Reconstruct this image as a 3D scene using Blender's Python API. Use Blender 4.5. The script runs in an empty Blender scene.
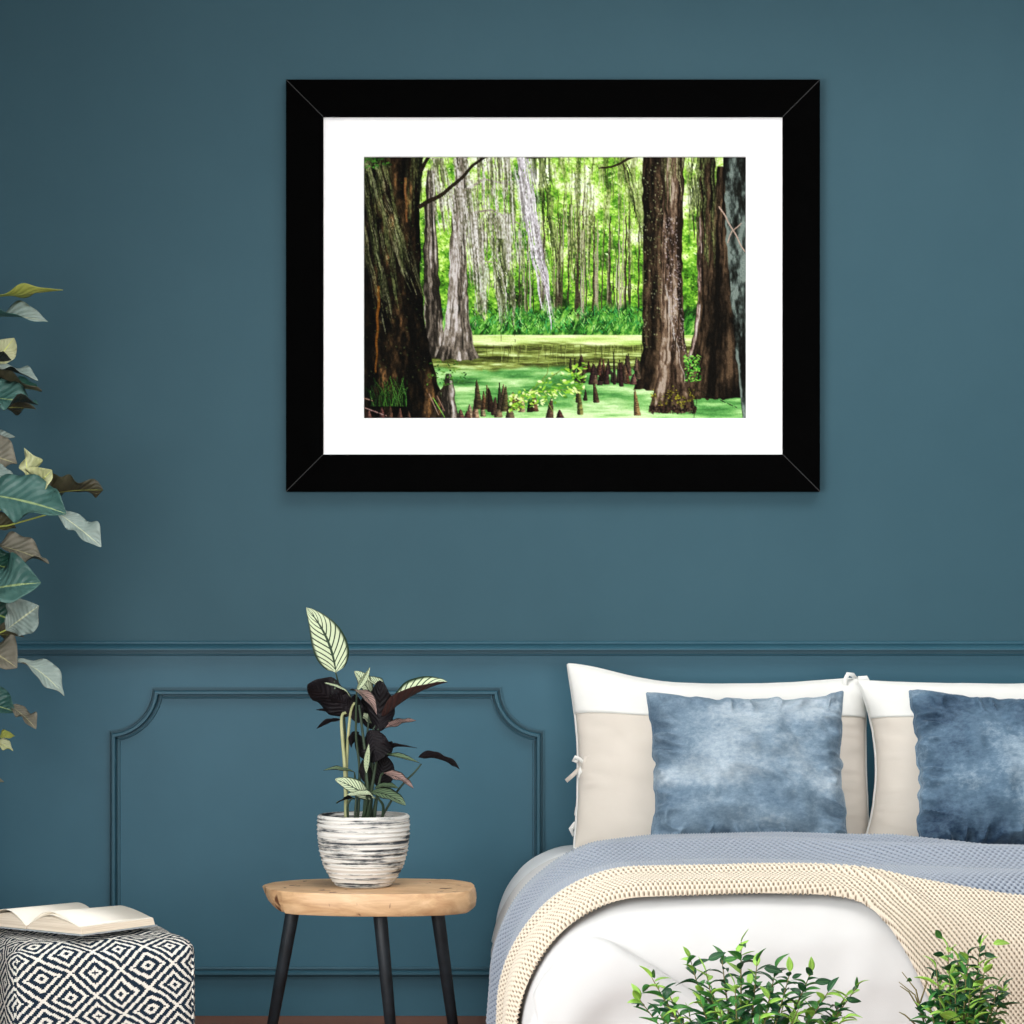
import bpy, math, random
import numpy as np
from mathutils import Vector, Matrix, Euler

random.seed(7)
RNG = np.random.RandomState(11)
C = bpy.context.scene.collection
PI = math.pi

# ------------------------------------------------------------------ camera model (used to measure real sizes off the photo)
F, DW, CH, HY = 2812.0, 7.6, 1.124, 600.0      # focal px, distance to the back wall, eye height, horizon row


def W(px, py, Y):
    """point at depth Y (metres, 0 = back wall, negative = towards the viewer)"""
    d = DW + Y
    return Vector(((px - 512.0) / F * d, Y, CH + (HY - py) / F * d))


# ------------------------------------------------------------------ helpers
def link(o, parent=None):
    C.objects.link(o)
    if parent:
        o.parent = parent
    return o


def tag(o, label, cat, group=None):
    o['label'] = label
    o['category'] = cat
    if group:
        o['group'] = group
    return o


def thing(name, label, cat, loc=(0, 0, 0), rot=(0, 0, 0), group=None):
    o = bpy.data.objects.new(name, None)
    o.empty_display_size = 0.05
    o.location = loc
    o.rotation_euler = rot
    link(o)
    return tag(o, label, cat, group)


def mesh(name, verts, faces, mats, parent=None, uvs=None, mi=None, smooth=True):
    """verts list/array, faces list of tuples or int array (n,4); uvs per vertex"""
    me = bpy.data.meshes.new(name)
    V = np.asarray(verts, dtype=np.float32).reshape(-1, 3)
    if isinstance(faces, np.ndarray):
        k = faces.shape[1]
        me.vertices.add(len(V))
        me.vertices.foreach_set('co', V.ravel())
        nf = len(faces)
        me.loops.add(nf * k)
        me.loops.foreach_set('vertex_index', faces.astype(np.int32).ravel())
        me.polygons.add(nf)
        me.polygons.foreach_set('loop_start', np.arange(0, nf * k, k, dtype=np.int32))
        me.polygons.foreach_set('loop_total', np.full(nf, k, dtype=np.int32))
        me.update(calc_edges=True)
    else:
        me.from_pydata([tuple(map(float, v)) for v in V], [], faces)
        me.update()
    if not isinstance(mats, (list, tuple)):
        mats = [mats]
    for m in mats:
        me.materials.append(m)
    if mi is not None:
        me.polygons.foreach_set('material_index', np.asarray(mi, dtype=np.int32))
    me.polygons.foreach_set('use_smooth', np.full(len(me.polygons), bool(smooth)))
    if uvs is not None:
        U = np.asarray(uvs, dtype=np.float32).reshape(-1, 2)
        li = np.empty(len(me.loops), dtype=np.int32)
        me.loops.foreach_get('vertex_index', li)
        uvl = me.uv_layers.new(name='UVMap')
        uvl.data.foreach_set('uv', U[li].ravel())
    me.update()
    o = bpy.data.objects.new(name, me)
    return link(o, parent)


def grid_faces(n, m, close_n=False, close_m=False, off=0):
    """grid index i*m+j"""
    ni = n if close_n else n - 1
    mj = m if close_m else m - 1
    i, j = np.meshgrid(np.arange(ni), np.arange(mj), indexing='ij')
    i2, j2 = (i + 1) % n, (j + 1) % m
    return (np.stack([i * m + j, i2 * m + j, i2 * m + j2, i * m + j2], -1).reshape(-1, 4) + off)


class MB:
    """collects loose pieces into one mesh (pieces of ONE part)"""
    def __init__(s):
        s.v, s.f, s.m = [], [], []

    def add(s, verts, faces, mi=0):
        o = len(s.v)
        s.v += [tuple(v) for v in verts]
        s.f += [tuple(i + o for i in f) for f in faces]
        s.m += [mi] * len(faces)

    def box(s, x0, x1, y0, y1, z0, z1, mi=0):
        v = [(x, y, z) for x in (x0, x1) for y in (y0, y1) for z in (z0, z1)]
        s.add(v, [(0, 1, 3, 2), (4, 6, 7, 5), (0, 4, 5, 1), (2, 3, 7, 6), (0, 2, 6, 4), (1, 5, 7, 3)], mi)

    def tube(s, pts, radii, n=8, mi=0, caps=True):
        pts = [Vector(p) for p in pts]
        if not hasattr(radii, '__len__'):
            radii = [radii] * len(pts)
        ref = Vector((0.13, -0.9, 0.41)).normalized()
        rings = []
        for k, p in enumerate(pts):
            a = pts[max(0, k - 1)]
            b = pts[min(len(pts) - 1, k + 1)]
            t = (b - a).normalized()
            u = t.cross(ref)
            if u.length < 0.05:
                u = t.cross(Vector((1, 0, 0)))
            u.normalize()
            w = t.cross(u)
            rings.append([p + (u * math.cos(2 * PI * q / n) + w * math.sin(2 * PI * q / n)) * radii[k] for q in range(n)])
        v = [q for r in rings for q in r]
        f = []
        for k in range(len(pts) - 1):
            for q in range(n):
                f.append((k * n + q, k * n + (q + 1) % n, (k + 1) * n + (q + 1) % n, (k + 1) * n + q))
        if caps:
            f.append(tuple(range(n))[::-1])
            f.append(tuple((len(pts) - 1) * n + q for q in range(n)))
        s.add(v, f, mi)

    def lathe(s, prof, n=48, cx=0, cy=0, mi=0):
        v = [(cx + r * math.cos(2 * PI * q / n), cy + r * math.sin(2 * PI * q / n), z) for r, z in prof for q in range(n)]
        f = []
        for k in range(len(prof) - 1):
            for q in range(n):
                f.append((k * n + q, k * n + (q + 1) % n, (k + 1) * n + (q + 1) % n, (k + 1) * n + q))
        s.add(v, f, mi)

    def build(s, name, mats, parent=None, smooth=False):
        return mesh(name, s.v, s.f, mats, parent, mi=s.m, smooth=smooth)


def bevel(o, w, seg=2):
    b = o.modifiers.new('bevel', 'BEVEL')
    b.width = w
    b.segments = seg
    b.limit_method = 'ANGLE'
    b.angle_limit = 0.6
    return o


def vnoise(x, y, seed=0):
    """smooth value noise, numpy, ~[-1,1]"""
    x = np.asarray(x, dtype=np.float64)
    y = np.asarray(y, dtype=np.float64)
    tab = np.random.RandomState(seed).uniform(-1, 1, (64, 64))
    xi, yi = np.floor(x).astype(int), np.floor(y).astype(int)
    fx, fy = x - xi, y - yi
    fx = fx * fx * fx * (fx * (fx * 6 - 15) + 10)
    fy = fy * fy * fy * (fy * (fy * 6 - 15) + 10)
    g = lambda a, b: tab[a % 64, b % 64]
    return (g(xi, yi) * (1 - fx) + g(xi + 1, yi) * fx) * (1 - fy) + (g(xi, yi + 1) * (1 - fx) + g(xi + 1, yi + 1) * fx) * fy


def lin(c):
    """sRGB 0-255 -> linear"""
    out = []
    for v in c:
        v = v / 255.0
        out.append(v / 12.92 if v <= 0.04045 else ((v + 0.055) / 1.055) ** 2.4)
    return tuple(out)


# ------------------------------------------------------------------ materials
class NT:
    def __init__(s, name):
        s.mat = bpy.data.materials.new(name)
        s.mat.use_nodes = True
        s.t = s.mat.node_tree
        s.b = s.t.nodes['Principled BSDF']

    def n(s, typ, **kw):
        nd = s.t.nodes.new(typ)
        for k, v in kw.items():
            setattr(nd, k, v)
        return nd

    def l(s, a, b):
        s.t.links.new(a, b)

    def math(s, op, a, b=None, c=None):
        nd = s.n('ShaderNodeMath', operation=op)
        for i, x in enumerate((a, b, c)):
            if x is None:
                continue
            if isinstance(x, (int, float)):
                nd.inputs[i].default_value = x
            else:
                s.l(x, nd.inputs[i])
        return nd.outputs[0]

    def ramp(s, fac, stops, interp='LINEAR'):
        nd = s.n('ShaderNodeValToRGB')
        nd.color_ramp.interpolation = interp
        e = nd.color_ramp.elements
        while len(e) < len(stops):
            e.new(0.5)
        for q, (p, c) in zip(e, stops):
            q.position = p
            q.color = (*c, 1)
        s.l(fac, nd.inputs[0])
        return nd.outputs[0]

    def noise(s, scale, detail=3, rough=0.55, vec=None, scl=None, dist=0.0):
        nd = s.n('ShaderNodeTexNoise')
        nd.inputs['Scale'].default_value = scale
        nd.inputs['Detail'].default_value = detail
        nd.inputs['Roughness'].default_value = rough
        nd.inputs['Distortion'].default_value = dist
        if vec is None:
            vec = s.n('ShaderNodeTexCoord').outputs['Object']
        if scl:
            mp = s.n('ShaderNodeMapping')
            mp.inputs['Scale'].default_value = scl
            s.l(vec, mp.inputs[0])
            vec = mp.outputs[0]
        s.l(vec, nd.inputs['Vector'])
        return nd.outputs['Fac']

    def bump(s, h, strength=0.2, dist=0.01):
        nd = s.n('ShaderNodeBump')
        nd.inputs['Strength'].default_value = strength
        nd.inputs['Distance'].default_value = dist
        s.l(h, nd.inputs['Height'])
        s.l(nd.outputs[0], s.b.inputs['Normal'])

    def set(s, **kw):
        for k, v in kw.items():
            s.b.inputs[k.replace('_', ' ')].default_value = v
        return s


def plain(name, c1, c2=None, scale=8, rough=0.6, spec=0.3, bump=0.0, bscale=60, detail=4, scl=None, **kw):
    t = NT(name)
    c2 = c2 or c1
    f = t.noise(scale, detail, scl=scl)
    col = t.ramp(f, [(0.3, lin(c1)), (0.7, lin(c2))])
    t.l(col, t.b.inputs['Base Color'])
    t.set(Roughness=rough)
    t.b.inputs['Specular IOR Level'].default_value = spec
    if bump:
        t.bump(t.noise(bscale, 4), bump, 0.004)
    t.set(**kw)
    return t.mat


M = {}
# wall paint: teal, faint roller texture
t = NT('teal_wall_paint')
f = t.noise(1.1, 4, 0.6)
f2 = t.noise(9, 5, 0.7)
mx = t.math('ADD', t.math('MULTIPLY', f, 0.75), t.math('MULTIPLY', f2, 0.25))
t.l(t.ramp(mx, [(0.3, lin((46, 80, 92))), (0.7, lin((53, 87, 99)))]), t.b.inputs['Base Color'])
t.set(Roughness=0.62)
t.b.inputs['Specular IOR Level'].default_value = 0.25
t.bump(t.noise(140, 4, 0.6), 0.05, 0.002)
M['wall'] = t.mat
t = NT('teal_wainscot_paint')
mx = t.math('ADD', t.math('MULTIPLY', t.noise(1.1, 4, 0.6), 0.75), t.math('MULTIPLY', t.noise(9, 5, 0.7), 0.25))
t.l(t.ramp(mx, [(0.3, lin((46, 90, 107))), (0.7, lin((53, 98, 115)))]), t.b.inputs['Base Color'])
t.set(Roughness=0.5)
t.b.inputs['Specular IOR Level'].default_value = 0.3
t.bump(t.noise(140, 4, 0.6), 0.04, 0.002)
M['wainscot'] = t.mat
M['trim'] = plain('teal_trim_paint', (44, 84, 99), (49, 89, 104), 6, 0.45, 0.25)
M['ceiling'] = plain('white_ceiling_paint', (235, 235, 232), (240, 240, 238), 4, 0.8, 0.2)
M['side_wall'] = plain('side_wall_paint', (66, 96, 108), (72, 102, 114), 4, 0.8, 0.2)
# floor planks
t = NT('brown_wood_floor')
tc = t.n('ShaderNodeTexCoord').outputs['Object']
br = t.n('ShaderNodeTexBrick')
br.inputs['Scale'].default_value = 1.0
br.inputs['Brick Width'].default_value = 1.4
br.inputs['Row Height'].default_value = 0.14
br.inputs['Mortar Size'].default_value = 0.002
br.inputs['Color1'].default_value = (*lin((150, 98, 72)), 1)
br.inputs['Color2'].default_value = (*lin((128, 82, 60)), 1)
br.inputs['Mortar'].default_value = (*lin((45, 28, 20)), 1)
t.l(tc, br.inputs['Vector'])
mixn = t.n('ShaderNodeMix', data_type='RGBA', blend_type='MULTIPLY')
mixn.inputs[0].default_value = 0.6
t.l(br.outputs['Color'], mixn.inputs[6])
t.l(t.ramp(t.noise(6, 6, 0.7, tc, (1, 12, 1)), [(0.25, (0.45, 0.4, 0.36)), (0.75, (1, 1, 1))]), mixn.inputs[7])
t.l(mixn.outputs[2], t.b.inputs['Base Color'])
t.set(Roughness=0.45)
M['floor'] = t.mat
M['white_paint'] = plain('white_gloss_paint', (235, 235, 232), None, 5, 0.4)
M['black_frame'] = plain('matt_black_frame', (2, 2, 2), (3, 3, 3), 20, 0.85, 0.02)
M['mitre'] = plain('grey_mitre_edge', (58, 58, 58), None, 20, 0.8, 0.05)
M['mat_board'] = plain('white_mat_board', (252, 252, 252), (253, 253, 253), 20, 0.85, 0.05)
M['backing'] = plain('brown_backing_board', (110, 90, 66), None, 20, 0.9, 0.1)
# linen / duvet
def cloth(name, c1, c2, weave=900, bump=0.12, rough=0.85, sheen=0.2, nscale=4):
    t = NT(name)
    t.l(t.ramp(t.noise(nscale, 4), [(0.3, lin(c1)), (0.7, lin(c2))]), t.b.inputs['Base Color'])
    t.set(Roughness=rough, Sheen_Weight=sheen)
    t.b.inputs['Specular IOR Level'].default_value = 0.1
    h = t.math('ADD', t.noise(weave, 2), t.math('MULTIPLY', t.noise(18, 4), 2.0))
    t.bump(h, bump, 0.003)
    return t.mat
M['duvet'] = cloth('white_duvet_cotton', (186, 185, 183), (192, 191, 189), 700, 0.15)
M['sheet'] = cloth('white_sheet_cotton', (232, 234, 235), (238, 240, 240), 700, 0.15)
M['pillow_white'] = cloth('white_pillow_cotton', (226, 225, 220), (232, 231, 226), 800, 0.25)
M['pillow_beige'] = cloth('beige_pillow_linen', (208, 199, 187), (216, 207, 196), 600, 0.3)
M['mattress'] = cloth('mattress_ticking', (225, 224, 220), (230, 229, 225))
M['bed_wood'] = plain('grey_bed_upholstery', (120, 120, 122), (132, 132, 134), 30, 0.9, 0.1)
# velvet with brushed nap
def velvet(name, seed, lo, mid, hi, shift=0.0):
    t = NT(name)
    tc = t.n('ShaderNodeTexCoord').outputs['Object']
    mp = t.n('ShaderNodeMapping')
    mp.inputs['Location'].default_value = (seed, seed * 0.37, seed * 1.3)
    t.l(tc, mp.inputs[0])
    a = t.noise(3.2, 2, 0.5, mp.outputs[0], (0.9, 0.6, 1.9), 0.5)
    b = t.noise(60, 5, 0.75, mp.outputs[0], (1, 1, 1.6))
    m = t.math('ADD', t.math('MULTIPLY', a, 0.70), t.math('MULTIPLY', b, 0.30))
    t.l(t.ramp(m, [(0.34 + shift, lin(lo)), (0.5 + shift, lin(mid)), (0.64 + shift, lin(hi))]), t.b.inputs['Base Color'])
    t.set(Roughness=0.55, Sheen_Weight=0.35, Sheen_Roughness=0.35)
    t.b.inputs['Sheen Tint'].default_value = (0.55, 0.7, 0.85, 1)
    t.b.inputs['Specular IOR Level'].default_value = 0.15
    t.bump(t.math('ADD', t.noise(24, 5, 0.65, mp.outputs[0]), t.math('MULTIPLY', t.noise(300, 2), 0.25)), 0.35, 0.012)
    return t.mat
M['velvet_a'] = velvet('blue_velvet_left', 4.6, (56, 80, 102), (112, 132, 148), (168, 180, 189))
M['velvet_b'] = velvet('blue_velvet_right', 7.7, (32, 52, 74), (86, 110, 130), (150, 167, 179), 0.01)
# knits : recess shade painted in as the darker gap colour (UV lattice)
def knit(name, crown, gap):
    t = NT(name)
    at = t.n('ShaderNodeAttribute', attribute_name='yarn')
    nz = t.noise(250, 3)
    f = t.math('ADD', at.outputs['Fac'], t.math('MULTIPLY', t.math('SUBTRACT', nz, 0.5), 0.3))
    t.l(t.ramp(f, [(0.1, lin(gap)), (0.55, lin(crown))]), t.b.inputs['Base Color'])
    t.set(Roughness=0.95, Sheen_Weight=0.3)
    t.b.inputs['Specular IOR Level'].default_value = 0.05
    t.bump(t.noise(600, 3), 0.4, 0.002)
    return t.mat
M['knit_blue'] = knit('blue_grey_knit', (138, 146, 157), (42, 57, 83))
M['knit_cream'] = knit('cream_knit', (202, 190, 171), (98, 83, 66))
# wood slab
t = NT('pale_live_edge_wood')
tc = t.n('ShaderNodeTexCoord').outputs['Object']
g = t.noise(7, 6, 0.65, tc, (1, 1.6, 5), 1.2)
col = t.ramp(g, [(0.3, lin((176, 134, 94))), (0.55, lin((206, 168, 126))), (0.75, lin((220, 184, 144)))])
kn = t.noise(27, 2, 0.4, tc, (1.0, 1.0, 0.6), 0.8)
km = t.ramp(kn, [(0.66, (0, 0, 0)), (0.70, (1, 1, 1))])
mixk = t.n('ShaderNodeMix', data_type='RGBA')
t.l(km, mixk.inputs[0])
t.l(col, mixk.inputs[6])
mixk.inputs[7].default_value = (*lin((96, 60, 38)), 1)
t.l(mixk.outputs[2], t.b.inputs['Base Color'])
t.set(Roughness=0.5)
t.bump(g, 0.15, 0.004)
M['slab'] = t.mat
M['black_leg'] = plain('black_painted_leg', (20, 24, 28), (34, 42, 48), 30, 0.5, 0.35, 0.1, 90)
# ribbed pot
t = NT('whitewashed_ribbed_ceramic')
tc = t.n('ShaderNodeTexCoord').outputs['Object']
a = t.noise(6.5, 4, 0.62, tc, (1, 1, 19), 0.3)
b = t.noise(30, 4, 0.7, tc, (1, 1, 2))
s_ = t.math('ADD', t.math('MULTIPLY', a, 0.8), t.math('MULTIPLY', b, 0.2))
t.l(t.ramp(s_, [(0.41, lin((60, 65, 70))), (0.46, lin((160, 160, 156))), (0.5, lin((214, 211, 204))), (0.7, lin((228, 225, 219)))]), t.b.inputs['Base Color'])
t.set(Roughness=0.75)
t.b.inputs['Specular IOR Level'].default_value = 0.15
t.bump(s_, 0.5, 0.008)
M['pot'] = t.mat
M['soil'] = plain('dark_soil', (30, 24, 20), (52, 42, 34), 60, 0.95, 0.05, 0.8, 120)
M['terracotta'] = plain('grey_planter', (170, 168, 162), (184, 182, 176), 12, 0.7, 0.2, 0.2, 60)
M['woven'] = plain('woven_planter', (176, 150, 112), (196, 170, 130), 40, 0.85, 0.1, 0.5, 90, scl=(1, 1, 6))
M['bark'] = plain('brown_bark', (84, 66, 48), (112, 92, 68), 30, 0.85, 0.1, 0.5, 70)
M['twig'] = plain('olive_twig', (96, 92, 58), (120, 108, 72), 40, 0.75, 0.15)
M['petiole'] = plain('yellow_green_petiole', (150, 160, 70), (172, 180, 90), 20, 0.5, 0.3)


def leafmat(name, c1, c2, rib=None, rough=0.45, spec=0.35, veins=0.0, nscale=14, bump=0.35):
    t = NT(name)
    uv = t.n('ShaderNodeUVMap').outputs[0]
    col = t.ramp(t.noise(nscale, 4, 0.6), [(0.3, lin(c1)), (0.7, lin(c2))])
    sx = t.n('ShaderNodeSeparateXYZ')
    t.l(uv, sx.inputs[0])
    av = t.math('ABSOLUTE', t.math('SUBTRACT', sx.outputs[1], 0.5))
    vein = t.math('SINE', t.math('MULTIPLY', t.math('SUBTRACT', sx.outputs[0], t.math('MULTIPLY', av, 0.5)), 60.0))
    if rib:
        mx = t.n('ShaderNodeMix', data_type='RGBA')
        t.l(t.math('LESS_THAN', av, 0.022), mx.inputs[0])
        t.l(col, mx.inputs[6])
        mx.inputs[7].default_value = (*lin(rib), 1)
        col = mx.outputs[2]
    t.l(col, t.b.inputs['Base Color'])
    t.set(Roughness=rough)
    t.b.inputs['Specular IOR Level'].default_value = spec
    t.bump(t.math('ADD', t.math('MULTIPLY', vein, 0.5), t.noise(40, 3)), bump, 0.006)
    return t.mat


M['fig_teal'] = leafmat('fig_leaf_blue_green', (44, 84, 78), (86, 122, 114), (150, 170, 120), 0.4)
M['fig_green'] = leafmat('fig_leaf_dark_green', (26, 62, 50), (48, 92, 78), (140, 160, 90), 0.4)
M['fig_dark'] = leafmat('fig_leaf_brown_green', (42, 42, 30), (78, 74, 54), (150, 156, 84), 0.5)
M['fig_black'] = leafmat('fig_leaf_shadow_green', (18, 26, 24), (36, 42, 34), None, 0.5)  # darkest leaf green, nearly black
M['fig_pale'] = leafmat('fig_leaf_pale_yellow', (168, 172, 116), (206, 208, 170), (214, 220, 130), 0.5)
M['fig_lime'] = leafmat('fig_leaf_lime', (124, 132, 50), (168, 172, 84), (206, 210, 120), 0.5)
M['fig_grey'] = leafmat('fig_leaf_silver_green', (120, 138, 132), (160, 174, 166), (186, 192, 160), 0.5)
M['fig_taupe'] = leafmat('fig_leaf_taupe', (98, 96, 82), (144, 138, 122), (170, 166, 130), 0.55)

# prayer plant: pale blade with dark oblique stripes, dark purple underside
def calathea(name, pale, dark, freq=11, pink=None):
    t = NT(name)
    uv = t.n('ShaderNodeUVMap').outputs[0]
    sx = t.n('ShaderNodeSeparateXYZ')
    t.l(uv, sx.inputs[0])
    av = t.math('ABSOLUTE', t.math('SUBTRACT', sx.outputs[1], 0.5))
    ph = t.math('SUBTRACT', sx.outputs[0], t.math('MULTIPLY', av, 0.62))
    st = t.math('SINE', t.math('MULTIPLY', ph, 2 * PI * freq))
    st = t.math('ADD', st, t.math('MULTIPLY', t.math('SUBTRACT', t.noise(25, 3), 0.5), 0.5))
    m1 = t.ramp(st, [(0.52, (0, 0, 0)), (0.78, (1, 1, 1))])
    edge = t.ramp(av, [(0.40, (0, 0, 0)), (0.46, (1, 1, 1))])
    rib = t.math('LESS_THAN', av, 0.035)
    dm = t.math('MAXIMUM', t.math('MAXIMUM', m1, edge), rib)
    mx = t.n('ShaderNodeMix', data_type='RGBA')
    t.l(dm, mx.inputs[0])
    pc = t.ramp(t.noise(30, 3), [(0.35, lin(pale)), (0.65, lin(pink or pale))])
    t.l(pc, mx.inputs[6])
    mx.inputs[7].default_value = (*lin(dark), 1)
    t.l(mx.outputs[2], t.b.inputs['Base Color'])
    t.set(Roughness=0.5)
    t.b.inputs['Specular IOR Level'].default_value = 0.25
    return t.mat
M['cal_pale'] = calathea('striped_leaf_pale', (196, 208, 172), (38, 58, 40), 10)
M['cal_mid'] = calathea('striped_leaf_green', (98, 118, 88), (20, 34, 26), 8)
M['cal_pink'] = calathea('striped_leaf_pink', (112, 92, 86), (32, 30, 30), 9, (150, 122, 114))
M['cal_dark'] = leafmat('striped_leaf_underside', (14, 13, 15), (26, 21, 25), None, 0.6, 0.15)
M['cal_under'] = leafmat('striped_leaf_brown_underside', (46, 30, 28), (66, 44, 40), None, 0.6, 0.15)
M['cal_stem'] = plain('dark_green_leaf_stalk', (40, 56, 44), (62, 76, 56), 20, 0.5, 0.25)
M['cal_stem_pale'] = plain('pale_yellow_leaf_stalk', (150, 156, 108), (186, 186, 140), 20, 0.5, 0.25)

M['fic_dark'] = leafmat('small_leaf_dark_green', (18, 58, 32), (36, 88, 48), (70, 110, 60), 0.4, 0.3)
M['fic_mid'] = leafmat('small_leaf_mid_green', (44, 100, 46), (72, 132, 56), (120, 160, 80), 0.4, 0.3)
M['fic_lime'] = leafmat('small_leaf_lime_green', (120, 168, 58), (150, 190, 84), (180, 200, 110), 0.4, 0.3)

M['page'] = plain('book_paper', (236, 228, 214), (242, 235, 222), 12, 0.85, 0.05)
t = NT('book_page_edges')
tc = t.n('ShaderNodeTexCoord').outputs['Object']
t.l(t.ramp(t.noise(6, 3, 0.6, tc, (1, 1, 130)), [(0.35, lin((206, 188, 164))), (0.6, lin((232, 218, 198)))]), t.b.inputs['Base Color'])
t.set(Roughness=0.9)
M['page_edge'] = t.mat
M['book_cover'] = plain('grey_book_cover', (150, 156, 160), (166, 172, 176), 30, 0.6, 0.3)

# pouf weave: nested diamonds, stepped like a jacquard
t = NT('navy_white_diamond_weave')
uv = t.n('ShaderNodeUVMap').outputs[0]
sx = t.n('ShaderNodeSeparateXYZ')
t.l(uv, sx.inputs[0])
wob = t.noise(7, 2, 0.5)
ux = t.math('ADD', sx.outputs[0], t.math('MULTIPLY', t.math('SUBTRACT', wob, 0.5), 0.03))
vy = t.math('ADD', sx.outputs[1], t.math('MULTIPLY', t.math('SUBTRACT', t.noise(7, 2), 0.5), 0.03))
snap = lambda x, q: t.math('MULTIPLY', t.math('FLOOR', t.math('DIVIDE', x, q)), q)
us, vs = snap(ux, 0.0032), snap(vy, 0.0032)
p = t.math('ABSOLUTE', t.math('SUBTRACT', t.math('FRACT', t.math('DIVIDE', us, 0.120)), 0.5))
q = t.math('ABSOLUTE', t.math('SUBTRACT', t.math('FRACT', t.math('DIVIDE', vs, 0.096)), 0.5))
d = t.math('MULTIPLY', t.math('ADD', p, q), 2.0)            # 0..2
st = t.math('FRACT', t.math('ADD', t.math('MULTIPLY', d, 2.5), 0.27))
fac = t.math('LESS_THAN', st, 0.56)
mx = t.n('ShaderNodeMix', data_type='RGBA')
t.l(fac, mx.inputs[0])
mx.inputs[6].default_value = (*lin((226, 222, 212)), 1)
mx.inputs[7].default_value = (*lin((30, 44, 58)), 1)
t.l(mx.outputs[2], t.b.inputs['Base Color'])
t.set(Roughness=0.95)
t.b.inputs['Specular IOR Level'].default_value = 0.05
wv = t.math('MULTIPLY', t.math('SINE', t.math('MULTIPLY', sx.outputs[0], 2243.0)), t.math('SINE', t.math('MULTIPLY', sx.outputs[1], 2243.0)))
t.bump(wv, 0.35, 0.002)
M['pouf'] = t.mat

# ------------------------------------------------------------------ the room
XL, XR, YF, ZC = -1.72, 3.3, -8.9, 3.15
SK = (-0.6, 2.4, -2.7, -1.0)          # ceiling opening for the added, unseen skylight


def struct(o):
    o['kind'] = 'structure'
    return o


def wall_with_hole(name, axis, pos, a0, a1, hole, thick, mat):
    """axis 'x' : wall plane x=pos spanning Y a0..a1 ; axis 'y': plane y=pos spanning X a0..a1; hole=(h0,h1,z0,z1)"""
    m = MB()
    h0, h1, z0, z1 = hole
    p0, p1 = sorted((pos, pos + thick))
    for (s0, s1, b0, b1) in ((a0, h0, 0, ZC), (h1, a1, 0, ZC), (h0, h1, 0, z0), (h0, h1, z1, ZC)):
        if axis == 'x':
            m.box(p0, p1, s0, s1, b0, b1)
        else:
            m.box(s0, s1, p0, p1, b0, b1)
    return struct(m.build(name, mat))


m = MB(); m.box(XL - 0.2, XR + 0.2, 0, 0.12, CH + (HY - 650) / 370.0, ZC); m.box(XL - 0.2, XR + 0.2, 0, 0.12, 0, CH + (HY - 650) / 370.0, 1)
struct(m.build('wall_back', [M['wall'], M['wainscot']]))
m = MB(); m.box(XR, XR + 0.12, YF, 0, 0, ZC); struct(m.build('wall_right', M['side_wall']))
m = MB(); m.box(XL - 0.3, XR + 0.3, YF - 0.3, 0.2, -0.1, 0); struct(m.build('floor', M['floor']))
m = MB()
for q in ((XL - 0.3, SK[0], YF - 0.3, 0.2), (SK[1], XR + 0.3, YF - 0.3, 0.2), (SK[0], SK[1], YF - 0.3, SK[2]), (SK[0], SK[1], SK[3], 0.2)):
    m.box(*q, ZC, ZC + 0.1)
struct(m.build('ceiling', M['ceiling']))
HL = (-5.9, -2.5, 0.30, 2.10)
HF = (-0.2, 3.0, 0.3, 2.1)
wall_with_hole('wall_left', 'x', XL, YF, 0, HL, -0.14, M['side_wall'])
wall_with_hole('wall_front', 'y', YF, XL, XR, HF, -0.14, M['side_wall'])

pm = bpy.data.materials.new('window_pane_glass')
pm.use_nodes = True
nt = pm.node_tree
nt.nodes.clear()
out = nt.nodes.new('ShaderNodeOutputMaterial')
mixs = nt.nodes.new('ShaderNodeMixShader')
tr = nt.nodes.new('ShaderNodeBsdfTransparent')
gl = nt.nodes.new('ShaderNodeBsdfGlossy')
gl.inputs['Roughness'].default_value = 0.02
mixs.inputs[0].default_value = 0.06
nt.links.new(tr.outputs[0], mixs.inputs[1])
nt.links.new(gl.outputs[0], mixs.inputs[2])
nt.links.new(mixs.outputs[0], out.inputs[0])


def window(name, axis, pos, hole, nbar):
    h0, h1, z0, z1 = hole
    m = MB()
    w = 0.05

    def bar(s0, s1, b0, b1):
        if axis == 'x':
            m.box(pos - 0.10, pos - 0.04, s0, s1, b0, b1)
        else:
            m.box(s0, s1, pos - 0.10, pos - 0.04, b0, b1)
    bar(h0, h1, z0, z0 + w); bar(h0, h1, z1 - w, z1)
    for k in range(nbar + 1):
        c = h0 + (h1 - h0) * k / nbar
        c = min(max(c, h0 + w / 2), h1 - w / 2)
        bar(c - w / 2, c + w / 2, z0 + w, z1 - w)
    o = struct(m.build(name, M['white_paint']))
    g = MB()
    if axis == 'x':
        g.box(pos - 0.073, pos - 0.067, h0 + w, h1 - w, z0 + w, z1 - w)
    else:
        g.box(h0 + w, h1 - w, pos - 0.073, pos - 0.067, z0 + w, z1 - w)
    g.build('pane', pm, o)


window('window_1', 'y', YF, HF, 3)
window('window_2', 'x', XL, HL, 3)


m = MB()
for k in range(4):
    c = SK[0] + 0.03 + (SK[1] - SK[0] - 0.06) * k / 3
    m.box(c - 0.025, c + 0.025, SK[2], SK[3], ZC + 0.03, ZC + 0.09)
for c in (SK[2] + 0.03, SK[3] - 0.03):
    m.box(SK[0], SK[1], c - 0.025, c + 0.025, ZC + 0.03, ZC + 0.09)
added_sky_frame = struct(m.build('window_3', M['white_paint']))  # unseen skylight, added to bring light from above
m = MB(); m.box(SK[0], SK[1], SK[2], SK[3], ZC + 0.057, ZC + 0.063); m.build('pane', pm, added_sky_frame)  # pane of the added, unseen skylight


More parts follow.
